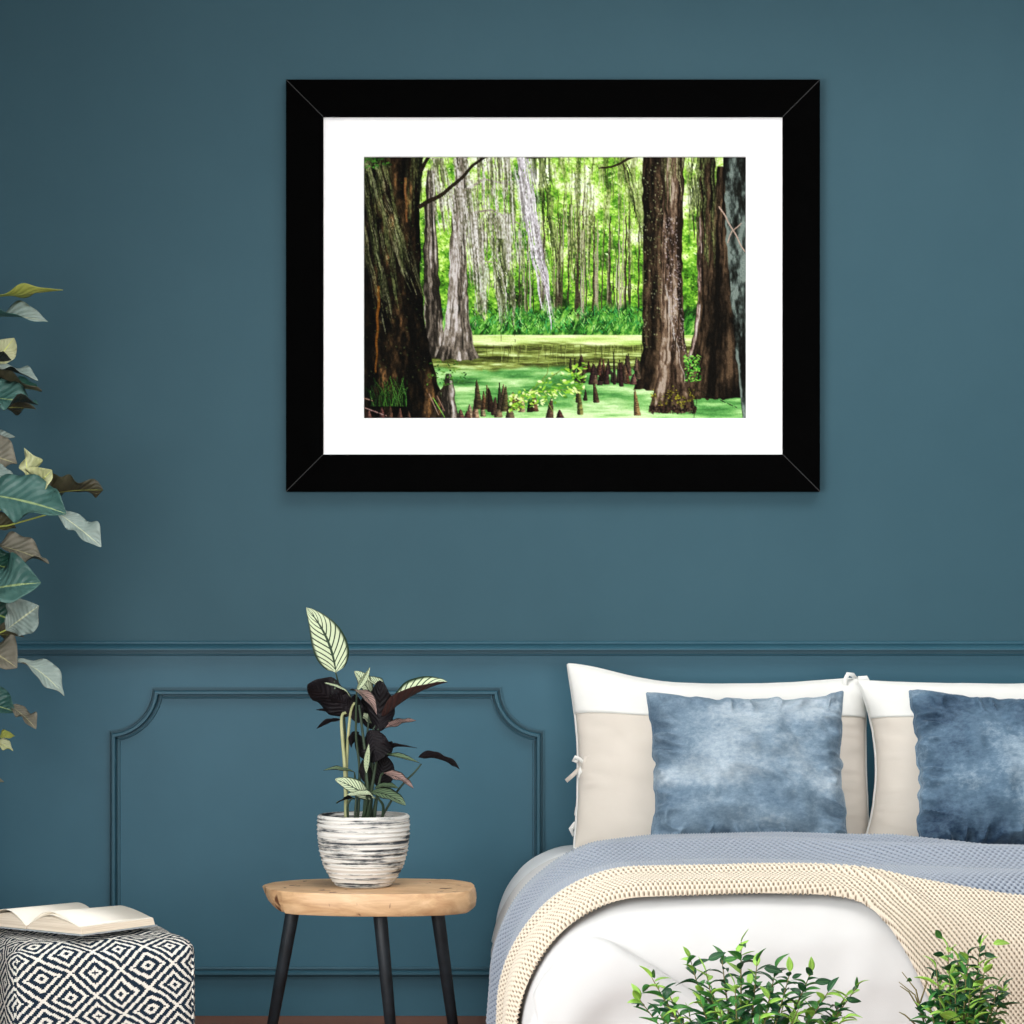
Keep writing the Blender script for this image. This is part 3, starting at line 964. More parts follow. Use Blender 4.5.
# ------------------------------------------------------------------ bed
XC = 0.93
ZT = 0.510
YFOOT = -2.06


def bed_surface(x_arc, v, off=0.0, R_=0.22, Rf=0.17, half=None, zt=None, flare=None, yfoot=YFOOT):
    """x_arc: signed arc length from the bed's centre line, v: distance from the wall along the bed.
    returns points, offset outward by off."""
    if zt is None:
        zt = np.interp(v, [0.6, 0.95, 1.4, 2.1], [0.472, 0.488, 0.505, 0.505])
    if half is None:
        half = np.interp(v, [0.4, 0.75, 1.2, 1.6, 2.0, 3.0], [0.965, 0.955, 0.930, 0.900, 0.888, 0.892])
    if flare is None:
        flare = np.interp(v, [0.4, 1.0, 1.6, 2.1, 3.0], [0.20, 0.13, 0.06, 0.03, 0.02])
    h = half + off
    r = R_ + off
    a = h - r
    s = np.sign(x_arc)
    q = np.abs(x_arc)
    ang = np.clip((q - a) / r, 0, PI / 2)
    over = np.maximum(q - a - r * PI / 2, 0)
    X = np.where(q <= a, q, a + r * np.sin(ang)) + over * flare
    dz = np.where(q <= a, 0, r * (1 - np.cos(ang))) + over * np.sqrt(np.maximum(1 - flare ** 2, 0))
    # along the length
    rf = Rf + off
    vf = -yfoot + off - rf
    angv = np.clip((v - vf) / rf, 0, PI / 2)
    overv = np.maximum(v - vf - rf * PI / 2, 0)
    Yv = np.where(v <= vf, v, vf + rf * np.sin(angv)) + overv * 0.02
    dzv = np.where(v <= vf, 0, rf * (1 - np.cos(angv))) + overv
    Z = zt + off - dz - dzv
    dome = 0.018 * np.clip(1 - (q / h) ** 2, 0, 1)
    return np.stack([XC + s * X, -Yv, Z + dome], -1)


def normals(P):
    du = np.gradient(P, axis=0)
    dv = np.gradient(P, axis=1)
    n = np.cross(du, dv)
    return n / np.maximum(np.linalg.norm(n, axis=-1, keepdims=True), 1e-9)


bed = thing('bed', 'wide upholstered bed under white bedding and two knitted throws', 'bed', (XC, -1.05, 0))
m = MB(); m.box(-0.80, 0.80, -0.86, 0.98, 0.10, 0.24)
bevel(m.build('bed_base', M['bed_wood'], bed), 0.02, 3)
m = MB(); m.box(-0.79, 0.79, -0.84, 0.97, 0.24, 0.435)
bevel(m.build('mattress', M['mattress'], bed), 0.06, 4)
for sx_ in (-0.7, 0.7):
    for sy_ in (-0.76, 0.88):
        m = MB(); m.tube([(sx_, sy_, 0), (sx_, sy_, 0.1)], [0.022, 0.03], 12)
        m.build('bed_leg', M['black_leg'], bed, True)

# sheet hanging at the head end
n1, n2 = 130, 60
ua = np.linspace(-1.13, 1.13, n1)
vv = np.linspace(0.02, 1.15, n2)
U, Vv = np.meshgrid(ua, vv, indexing='ij')
Psh = bed_surface(U, Vv, 0.0, 0.20, half=np.interp(Vv, [0.0, 0.60, 0.80, 1.2], [0.965, 0.965, 0.90, 0.87]), zt=0.452, flare=np.interp(Vv, [0, .6, .8, 1.2], [0.24, 0.24, 0.12, 0.05]))
Nn = normals(Psh)
Psh = Psh + Nn * (0.006 * vnoise(U * 9, Vv * 9, 5))[..., None]
so = mesh('bed_sheet', Psh.reshape(-1, 3), grid_faces(n1, n2), M['sheet'])
tag(so, 'pale grey white sheet hanging over the bed side below the tied pillow', 'sheet')
md = so.modifiers.new('thick', 'SOLIDIFY'); md.thickness = 0.006; md.offset = -1

# duvet
n1, n2 = 300, 340
ua = np.linspace(-1.27, 1.27, n1)
vv = np.linspace(0.64, 2.56, n2)
U, Vv = np.meshgrid(ua, vv, indexing='ij')
hang_lim = np.interp(Vv, [0.5, 0.9, 1.4, 2.0], [1.14, 1.16, 1.25, 1.27]) / 1.27
Uq = U * hang_lim
Pd = bed_surface(Uq, Vv, 0.012)
Nn = normals(Pd)
wr = 0.010 * vnoise(U * 3.2, Vv * 3.2, 8) + 0.005 * vnoise(U * 8 + Vv * 3, Vv * 6, 9) + 0.003 * vnoise(U * 17, Vv * 11 + U * 6, 10)
front = np.clip((Vv - 1.95) / 0.12, 0, 1)
wr = wr * (0.40 + 0.35 * front)
wr = wr + front * (0.006 * vnoise(U * 2.0 + 3, Vv * 14 + U * 2.5, 12))
# the folded corner flap: cover edge running across the front-left corner
Zf = Pd[..., 2]
Xf = Pd[..., 0]
curve_x = np.array([0.060, 0.066, 0.085, 0.115, 0.160, 0.205, 0.28, 0.36, 0.6])
curve_z = np.array([0.10, 0.375, 0.425, 0.447, 0.452, 0.432, 0.390, 0.34, 0.2])
zc = np.interp(Xf, curve_x, curve_z)
dist = zc - Zf
lower = (1 / (1 + np.exp(-dist / 0.0035))) * np.clip((Vv - 2.02) / 0.05, 0, 1) * (Xf < 0.62)
lip = np.exp(-((dist + 0.006) / 0.006) ** 2) * np.clip((Vv - 2.02) / 0.05, 0, 1) * (Xf < 0.62)
wr = wr - 0.026 * lower + 0.004 * lip
Pd = Pd + Nn * wr[..., None]
do = mesh('duvet', Pd.reshape(-1, 3), grid_faces(n1, n2), M['duvet'])
tag(do, 'plump white duvet covering the bed and its foot end', 'duvet')
md = do.modifiers.new('thick', 'SOLIDIFY'); md.thickness = 0.008; md.offset = -1


def throw(name, label, u0, u1, vb, vf_, off, mat, pitch, row, seed, fold, depth=0.006, edge_wave=0.008, tuck=(0.0, 0.0)):
    """a knitted throw across the bed; vb(u), vf_(u): back and front edges along the bed"""
    du = pitch / 4.0
    n1 = int((u1 - u0) / du)
    ua = np.linspace(u0, u1, n1)
    s = np.linspace(0, 1, int(0.80 / 0.0024))
    b = np.interp(ua, [q[0] for q in vb], [q[1] for q in vb]) + edge_wave * vnoise(ua * 4, ua * 0, seed)
    f_ = np.interp(ua, [q[0] for q in vf_], [q[1] for q in vf_]) + edge_wave * vnoise(ua * 4, ua * 0 + 5, seed + 1)
    sm = lambda a: np.convolve(np.pad(a, 12, mode='edge'), np.ones(25) / 25, 'valid')
    b, f_ = sm(sm(b)), sm(sm(f_))
    U, Sx = np.meshgrid(ua, s, indexing='ij')
    Vv = b[:, None] + (f_ - b)[:, None] * Sx
    P = bed_surface(U, Vv, off)
    N = normals(P)
    if np.mean(N[n1 // 2, :, 2]) < 0:
        N = -N
    big = fold(U, Sx, Vv)
    wid = np.mean(f_ - b)
    warp = 0.12 * vnoise(U * 9, Sx * 7, seed + 3)
    au = U / pitch + warp
    av = row(Vv) + 0.4 * vnoise(U * 3, Sx * 3, seed + 4)
    st = np.cos(2 * PI * au) * np.cos(PI * av)              # staggered stitches
    hgt = np.clip(st * .5 + .5, 0, 1)                       # 0 = gap between yarns, 1 = crown
    eb, ef = Sx * wid, (1 - Sx) * wid
    edge = np.minimum(np.minimum(eb, ef), np.minimum(U - u0, u1 - U))
    roll = np.clip(edge / 0.014, 0, 1) ** .5 - 1
    tk = tuck[0] * (np.clip(eb / 0.05, 0, 1) - 1) + tuck[1] * (np.clip(ef / 0.05, 0, 1) - 1)
    P = P + N * (big + depth * (hgt ** .6) + 0.006 * roll + tk)[..., None]
    o = mesh(name, P.reshape(-1, 3), grid_faces(*U.shape), mat)
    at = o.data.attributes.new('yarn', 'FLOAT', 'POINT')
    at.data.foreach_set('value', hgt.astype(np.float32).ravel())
    return tag(o, label, 'throw blanket')


def fold_blue(U, s, V):
    calm = np.clip((0.86 - s) / .15, 0, 1)
    f = 0.026 * np.exp(-((s - .42 - .10 * np.sin(U * 1.3)) / .09) ** 2) - 0.010 * np.exp(-((s - .62 - .10 * np.sin(U * 1.3)) / .07) ** 2)
    f += 0.006 * (1 + vnoise(U * 4, s * 4, 61))
    bunch = np.clip((.12 - U) / .2, 0, 1) * np.clip((U + .86) / .25, 0, 1)
    f += (0.020 * bunch + .006) * np.exp(-((s - .05) / .13) ** 2)
    side = np.clip((-U - 0.74) / .12, 0, 1)
    f += side * 0.008 * (1 + np.sin(s * 15 + U * 2.5)) * np.clip((-U - .74) / .3, 0, 1)
    return f * calm * (1 - .6 * side)


def fold_cream(U, s, V):
    f = 0.012 * np.exp(-((s - .30) / .10) ** 2) + 0.010 * np.exp(-((s - .0) / .22) ** 2)
    right = np.clip((U + .10) / .35, 0, 1)
    f += right * 0.046 * np.exp(-((s - .20 - .16 * U) / .07) ** 2) - right * 0.006 * np.exp(-((s - .36 - .16 * U) / .05) ** 2)
    f += right * 0.010 * (1 + np.sin(s * 9 - U * 5)) * np.clip((s - .45) / .2, 0, 1)
    f += 0.003 * (1 + vnoise(U * 5, s * 5, 71))
    return f


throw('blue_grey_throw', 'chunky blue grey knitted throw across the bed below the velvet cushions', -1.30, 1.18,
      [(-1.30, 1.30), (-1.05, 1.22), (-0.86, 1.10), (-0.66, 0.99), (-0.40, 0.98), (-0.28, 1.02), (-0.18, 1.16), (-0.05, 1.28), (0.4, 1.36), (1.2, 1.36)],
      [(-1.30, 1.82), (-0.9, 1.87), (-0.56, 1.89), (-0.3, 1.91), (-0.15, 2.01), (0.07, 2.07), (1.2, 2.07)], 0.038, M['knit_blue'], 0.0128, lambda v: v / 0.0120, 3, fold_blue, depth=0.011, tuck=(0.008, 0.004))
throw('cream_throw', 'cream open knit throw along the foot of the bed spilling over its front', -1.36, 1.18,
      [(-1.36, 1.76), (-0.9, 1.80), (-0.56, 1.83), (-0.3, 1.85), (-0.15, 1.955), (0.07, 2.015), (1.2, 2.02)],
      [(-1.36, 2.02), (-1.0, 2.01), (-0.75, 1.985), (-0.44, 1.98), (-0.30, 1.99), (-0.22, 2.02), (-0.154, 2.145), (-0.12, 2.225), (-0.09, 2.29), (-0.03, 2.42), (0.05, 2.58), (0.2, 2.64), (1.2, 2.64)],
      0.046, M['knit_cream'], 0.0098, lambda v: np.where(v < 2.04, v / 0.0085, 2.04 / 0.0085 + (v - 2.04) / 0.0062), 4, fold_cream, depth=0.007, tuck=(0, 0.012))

# ------------------------------------------------------------------ pillows and cushions
def cushion_grid(w, h, t, n=90, pinch=0.05, power=0.5, seed=0, wrinkle=0.006, gather=0.004, ear=(0, 0, 0, 0), crease=1.0, sidep=None):
    """front (-y) and back sheets; returns P_front, P_back as (n,n,3) arrays; index [row z, col x]"""
    s = np.sin(np.linspace(-1, 1, n) * PI / 2 * 0.97) / math.sin(PI / 2 * 0.97)
    Z, X = np.meshgrid(s, s, indexing='ij')
    pl, pr_ = sidep or (pinch, pinch)
    x = X * w / 2 * (1 - np.where(X < 0, pl, pr_) * (1 - Z ** 2))
    z = Z * h / 2 * (1 - pinch * 1.3 * (1 - X ** 2))
    # ears: tl, tr, bl, br lift outward
    for e, sx_, sz_ in zip(ear, (-1, 1, -1, 1), (1, 1, -1, -1)):
        g = np.exp(-((X - sx_) ** 2 + (Z - sz_) ** 2) / 0.18)
        z = z + e * g * sz_
        x = x + 0.3 * e * g * sx_
    x = x + 0.12 * gather * vnoise(Z * 10, X * 0, seed + 5) * np.abs(X) ** 8
    z = z + 0.12 * gather * vnoise(X * 10, Z * 0, seed + 6) * np.abs(Z) ** 8
    body = ((1 - X ** 2) * (1 - Z ** 2))
    th = t / 2 * np.power(np.clip(body, 0, 1), power)
    rim = 0.004
    ex = 1 - np.abs(X); ez = 1 - np.abs(Z)
    rg = lambda n_: (1 - np.abs(n_)) ** 2.2 - .4
    gl = gather * crease * np.exp(-((ex - .09) / .13) ** 2) * rg(vnoise(Z * 9 + 1.8 * X + .4 * vnoise(Z * 4, X * 3, seed + 7), X * 1.6, seed)) * np.clip(1 - Z ** 6, 0, 1)
    gt = gather * crease * np.exp(-((ez - .10) / .10) ** 2) * rg(vnoise(X * 8 + .5 * vnoise(X * 4, Z * 3, seed + 8), Z * 1.6, seed + 1)) * np.clip(1 - X ** 4, 0, 1)
    wr = wrinkle * vnoise(X * 3 + .8 * Z, Z * 2.6 - .6 * X, seed + 2) * body + 0.5 * wrinkle * vnoise(X * 7, Z * 6 + X * 2, seed + 3) * np.sqrt(body)
    yf = -(th + rim + (gl + gt + wr))
    yb = th + rim + wr * .5
    return np.stack([x, yf, z], -1), np.stack([x, yb, z], -1)


def cushion_mesh(name, PF, PB, mat, parent, r0=0, r1=None, swell=0.0, smooth=True):
    r1 = PF.shape[0] if r1 is None else r1
    A, B = PF[r0:r1].copy(), PB[r0:r1].copy()
    if swell:
        c = np.array([0, 0, (A[..., 2].mean())])
        A[..., 1] -= swell; B[..., 1] += swell
        A[..., 0] *= 1 + swell * 2; B[..., 0] *= 1 + swell * 2
    nr, nc = A.shape[:2]
    ring = np.concatenate([A, B[:, ::-1]], 1)             # closed loop around x
    V = ring.reshape(-1, 3)
    f = grid_faces(nr, 2 * nc, close_m=True)
    f = [tuple(q) for q in f]
    # caps top and bottom: stitch front row to back row
    for row in (0, nr - 1):
        for j in range(nc - 1):
            a, b_ = row * 2 * nc + j, row * 2 * nc + j + 1
            c_, d_ = row * 2 * nc + (2 * nc - 1 - j - 1), row * 2 * nc + (2 * nc - 1 - j)
            f.append((a, b_, c_, d_) if row == 0 else (d_, c_, b_, a))
    return mesh(name, V, f, mat, parent)


def cord(name, P, mat, parent, r=0.004):
    """piped edge round the outline"""
    n = P.shape[0]
    loop = list(P[0, :]) + list(P[1:, -1]) + list(P[-1, -2::-1]) + list(P[-2::-1, 0])
    pts = [Vector((q[0], 0, q[2])) for q in loop[::2]]
    m = MB(); m.tube(pts + [pts[0]], r, 6, caps=False)
    return m.build(name, mat, parent, True)


def pillow(label, px_l, px_r, py_t, py_b, Y, lean, ear, seed, sidep):
    a, b_ = W(px_l, py_t, Y), W(px_r, py_b, Y)
    w, h = b_.x - a.x, (a.z - b_.z) / math.cos(lean)
    zc = (a.z + b_.z) / 2
    o = thing('pillow', label, 'pillow', ((a.x + b_.x) / 2, Y, zc), (-lean, 0, 0), 'two tone pillows against the wall')
    PF, PB = cushion_grid(w, h, 0.165, 90, 0.035, 0.45, seed, 0.008, 0.004, ear, 1.0, sidep)
    zrow = PF[:, 45, 2]
    cut = int(np.argmin(np.abs(zrow - (h / 2 - 0.105))))
    cushion_mesh('pillow_cover', PF, PB, M['pillow_beige'], o, 0, cut + 1)['label'] = 'beige linen lower cover'
    cushion_mesh('pillow_band', PF, PB, M['pillow_white'], o, cut, None, 0.0025)['label'] = 'white cotton upper band'
    cord('piping', PF, M['pillow_white'], o, 0.0045)
    return o, w, h


p1, w1, h1 = pillow('two tone beige and white pillow with ribbon ties, behind the paler blue velvet cushion', 574, 868, 682, 846, -0.25, math.radians(13), (0.045, 0.008, 0, -0.01), 11, (0.03, 0.018))
p2, w2, h2 = pillow('two tone beige and white pillow behind the darker blue velvet cushion', 861, 1168, 682, 845, -0.318, math.radians(13), (0.0, 0.03, 0, 0), 15, (0.10, 0.03))


def ribbon(name, parent, pts, w, mat, nrm=(0, -1, 0)):
    """flat tape along pts (local)"""
    m = MB()
    pts = [Vector(p) for p in pts]
    nv = Vector(nrm)
    V = []
    for k, p in enumerate(pts):
        t_ = (pts[min(k + 1, len(pts) - 1)] - pts[max(k - 1, 0)]).normalized()
        s_ = t_.cross(nv).normalized() * w / 2
        for off in (0.0008, -0.0008):
            V += [p + s_ + nv * off, p - s_ + nv * off]
    F_ = []
    for k in range(len(pts) - 1):
        a = k * 4
        b_ = a + 4
        F_ += [(a, a + 1, b_ + 1, b_), (a + 2, b_ + 2, b_ + 3, a + 3), (a, b_, b_ + 2, a + 2), (a + 1, a + 3, b_ + 3, b_ + 1)]
    F_ += [(0, 2, 3, 1), (len(V) - 4, len(V) - 3, len(V) - 1, len(V) - 2)]
    m.add(V, F_)
    return m.build(name, mat, parent, True)


def pxl(o, px, py, Y):
    return o.matrix_world.inverted() @ W(px, py, Y)


bpy.context.view_layer.update()
L = lambda *q: [pxl(p1, a, b_, -0.262 + (c if c else 0)) for a, b_, c in q]
tie = ribbon('tie', p1, L((590, 757, -.02), (585, 762, -.014), (580, 768, -.01), (573, 775, -.01), (566, 781, 0)), 0.011, M['pillow_beige'])
ribbon('loop', tie, L((584, 763, -.012), (580, 759, -.022), (575, 757, -.02), (573, 760, -.01), (578, 762, 0)), 0.009, M['pillow_white'])
ribbon('loop', tie, L((582, 766, -.01), (580, 772, -.02), (579, 777, -.012), (582, 780, -.002), (584, 772, 0)), 0.009, M['pillow_white'])
k = MB(); k.tube(L((587, 757, -.01), (583, 768, -.014)), [0.008, 0.007], 8); k.build('knot', M['pillow_beige'], tie, True)
tie2 = ribbon('tie', p1, L((582, 806, -.01), (577, 808, -.012), (576, 814, -.01), (580, 820, -.004)), 0.010, M['pillow_white'])
ribbon('loop', tie2, L((582, 822, -.01), (575, 824, -.016), (571, 829, -.014), (573, 834, -.006), (581, 832, 0)), 0.013, M['pillow_white'])
L2 = lambda *q: [pxl(p1, a, b_, -0.20 + c) for a, b_, c in q]
tie3 = ribbon('tie', p1, L2((846, 690, -.03), (845, 680, -.035), (848, 674, -.03), (853, 675, -.02), (858, 682, 0)), 0.012, M['pillow_white'])
ribbon('loop', tie3, L2((858, 679, -.03), (866, 678, -.035), (869, 684, -.03), (867, 698, -.03), (864, 706, -.02)), 0.014, M['pillow_white'])


def velvet_cushion(label, px_l, px_r, py_t, py_b, Y, lean, mat, seed, ear, roll=0.0):
    a, b_ = W(px_l, py_t, Y), W(px_r, py_b, Y)
    w, h = b_.x - a.x, (a.z - b_.z) / math.cos(lean)
    o = thing('velvet_cushion', label, 'cushion', ((a.x + b_.x) / 2, Y, (a.z + b_.z) / 2), (-lean, roll, 0), 'blue velvet cushions')
    PF, PB = cushion_grid(w, h, 0.175, 160, 0.055, 0.50, seed, 0.020, 0.042, ear)
    cushion_mesh('cover', PF, PB, mat, o)
    cord('piping', PF, mat, o, 0.0035)
    return o


c1 = velvet_cushion('paler blue velvet cushion in front of the pillow with ribbon ties', 650, 846, 696, 848, -0.515, math.radians(16), M['velvet_a'], 21, (0.004, 0.004, 0.006, 0.006))
c2 = velvet_cushion('darker blue velvet cushion cut off by the right edge of the photo', 914, 1112, 694, 849, -0.515, math.radians(16), M['velvet_b'], 27, (0.006, 0.006, 0.004, 0.004))

# ------------------------------------------------------------------ stool table
YS = -0.93
tb = W(369, 905, YS)
ST = thing('side_table', 'low three legged table with a live edge wood slab top, beside the bed', 'side table', (tb.x, YS, 0))
zt = CH - (886 - HY) / F * (DW + YS)
zb = zt - 0.052
ctl = [(-0.258, 0.020), (-0.232, -0.085), (-0.165, -0.150), (-0.05, -0.186), (0.08, -0.190), (0.185, -0.168), (0.240, -0.120), (0.256, -0.02), (0.246, 0.085), (0.195, 0.160), (0.08, 0.188), (-0.06, 0.190), (-0.17, 0.160), (-0.235, 0.100)]
prof_out = []
for k in range(len(ctl)):
    a, b_, c_, d_ = (Vector(ctl[(k + q) % len(ctl)]) for q in (-1, 0, 1, 2))
    for q in range(7):
        u = q / 7
        cr = 0.5 * ((2 * b_) + (c_ - a) * u + (2 * a - 5 * b_ + 4 * c_ - d_) * u * u + (3 * b_ - a - 3 * c_ + d_) * u ** 3)
        p_ = cr * .45 + b_.lerp(c_, u) * .55
        prof_out.append((p_.x, p_.y))
nA = len(prof_out)
rings = [(0.02, zt), (0.90, zt), (0.978, zt), (0.985, zt - 0.003), (0.995, zt - 0.016), (1.0, zt - 0.030), (0.985, zt - 0.043), (0.970, zb + 0.002), (0.96, zb), (0.02, zb)]
V = []
for rr, z in rings:
    for q, (x, y) in enumerate(prof_out):
        j = 1 + (0.006 * math.sin(q * 1.3 + z * 130) + 0.004 * math.sin(q * .45 + z * 60) if 0.98 < rr <= 1 else 0)
        k = 1.0 - (0.10 * (zt - z) / 0.052 if x < -0.2 else 0)
        V.append((x * rr * j * k, y * rr * j, z))
f = [tuple(q) for q in grid_faces(len(rings), nA, close_m=True)]
f.append(tuple(range(nA))[::1]); f.append(tuple(range((len(rings) - 1) * nA, len(rings) * nA))[::-1])
top_o = mesh('tabletop', V, f, M['slab'], ST)
top_o.data.set_sharp_from_angle(angle=0.5)
for (tx, ty_, bx, by_) in ((293, 0.02, 264, 0.03), (381, -0.07, 396, -0.13), (436, 0.04, 459, 0.06)):
    xt = (tx - 512) / F * (DW + YS) - tb.x
    yb_ = YS + by_
    xb = (bx - 512) / F * (DW + yb_) - tb.x
    m = MB()
    m.tube([(xt, ty_, zb + 0.002), (xt + (xb - xt) * .06, ty_ + (by_ - ty_) * .06, zb - 0.02), (xb, by_, 0.0)], [0.0165, 0.0165, 0.0115], 14)
    m.build('leg', M['black_leg'], ST, True)

# ------------------------------------------------------------------ leaves
def leaf_shape(kind, u):
    if kind == 'fig':
        return max(0.0, math.sin(PI * min(1, u ** 1.15 * 0.99 + 0.005))) ** 0.95 * (0.86 + 0.2 * u) * (1 + .10 * math.sin(u * 11))
    if kind == 'lance':
        return max(0.0, math.sin(PI * min(1, u ** .85))) ** 1.0
    if kind == 'ovate':
        return max(0.0, math.sin(PI * min(1, u ** .68))) ** 0.8
    return max(0.0, math.sin(PI * min(1, u ** .9))) ** 0.72


def leaf(name, parent, b, t, wid, nrm, sag=0.0, fold=0.25, wave=0.0, kind='oval', mats=None, thick=0.0009, nu=16, nv=8, ph=0.0, label=None, twist=0.0, bow=0.0):
    b, t = Vector(b), Vector(t)
    n0 = Vector(nrm)
    ax = (t - b)
    ln = ax.length
    axn = ax.normalized()
    n0 = (n0 - axn * n0.dot(axn))
    if n0.length < 1e-3:
        n0 = Vector((0, 0, 1)) - axn * axn.z
    n0.normalize()
    c = (b + t) / 2 + n0 * sag * ln * 2 + axn.cross(n0) * bow * ln
    org = parent.matrix_world.inverted() if parent else Matrix()
    top, bot, uv = [], [], []
    for k in range(nu + 1):
        u = k / nu
        p = b * (1 - u) ** 2 + c * 2 * u * (1 - u) + t * u * u
        tg = ((c - b) * (1 - u) + (t - c) * u).normalized()
        sd = tg.cross(n0).normalized()
        nn = sd.cross(tg).normalized()
        if twist:
            rm = Matrix.Rotation(twist * (u - .3), 3, tg)
            sd, nn = rm @ sd, rm @ nn
        hw = wid / 2 * leaf_shape(kind, u) + 0.0004
        for j in range(nv + 1):
            v = j / nv * 2 - 1
            q = p + sd * (v * hw * math.cos(fold)) + nn * (abs(v) ** 1.3 * hw * math.sin(fold))
            q += nn * (wave * hw * abs(v) ** 1.5 * (math.sin(u * 9 + ph + (1.7 if v > 0 else 0)) + .5 * math.sin(u * 19 + 2 * ph + (2.6 if v > 0 else 0))))
            top.append(org @ (q + nn * thick / 2)); bot.append(org @ (q - nn * thick / 2))
            uv.append((u, (v + 1) / 2))
    m_ = nv + 1
    ft = grid_faces(nu + 1, m_)
    fb = ft[:, ::-1] + len(top)
    rim = []
    o2 = len(top)
    for k in range(nu):
        for j in (0, nv):
            a, c_ = k * m_ + j, (k + 1) * m_ + j
            rim.append((a, c_, c_ + o2, a + o2) if j == nv else (c_, a, a + o2, c_ + o2))
    F_ = np.concatenate([ft, fb, np.array(rim)])
    mi = [0] * len(ft) + [1] * len(fb) + [1] * len(rim)
    ms = mats if isinstance(mats, (list, tuple)) else [mats, mats]
    o = mesh(name, top + bot, F_, list(ms), parent, uvs=uv + uv, mi=mi)
    if label:
        o['label'] = label
    return o


# ------------------------------------------------------------------ striped plant in the ribbed pot
YC = -0.93
pc = W(363.5, 887, YC)
cal = thing('potted_plant', 'striped prayer plant in a whitewashed ribbed pot standing on the wood slab table', 'potted plant', (pc.x, YC, zt + 0.0005))
k_ = (DW + YC) / F
m = MB()
prof = [(0.0, 0.001), (26 * k_, 0.0), (28.5 * k_, 0.004), (34 * k_, 9 * k_), (40 * k_, 20 * k_), (44 * k_, 34 * k_), (46 * k_, 50 * k_), (46.3 * k_, 60 * k_), (46 * k_, 69 * k_), (45 * k_, 71.5 * k_), (43 * k_, 71.5 * k_), (42.5 * k_, 66 * k_), (42 * k_, 50 * k_)]
dense = []
for (r0, z0), (r1, z1) in zip(prof[:-1], prof[1:]):
    nn_ = max(1, int(abs(z1 - z0) / 0.0016))
    for q in range(nn_):
        u = q / nn_
        dense.append((r0 + (r1 - r0) * u, z0 + (z1 - z0) * u))
dense.append(prof[-1])
rib = lambda z: 0.0011 * math.sin(z * 620) + 0.0006 * math.sin(z * 1130 + 1)
dense = [(r + (rib(z) if i > 2 and r > 28 * k_ and i < len(dense) - 14 else 0), z) for i, (r, z) in enumerate(dense)]
m.lathe(dense, 72)
m.build('pot', M['pot'], cal, True)
m = MB(); m.lathe([(0.0, 60 * k_), (20 * k_, 61 * k_), (42.2 * k_, 58 * k_)], 40); m.build('soil', M['soil'], cal, True)
bpy.context.view_layer.update()
zx = lambda a, b_: (250 + a / 3.303, 590 + b_ / 3.303)           # reading of a 3.3x crop


def CP(a, b_, dy=0.0):
    px, py = zx(a, b_)
    return W(px, py, YC + dy)


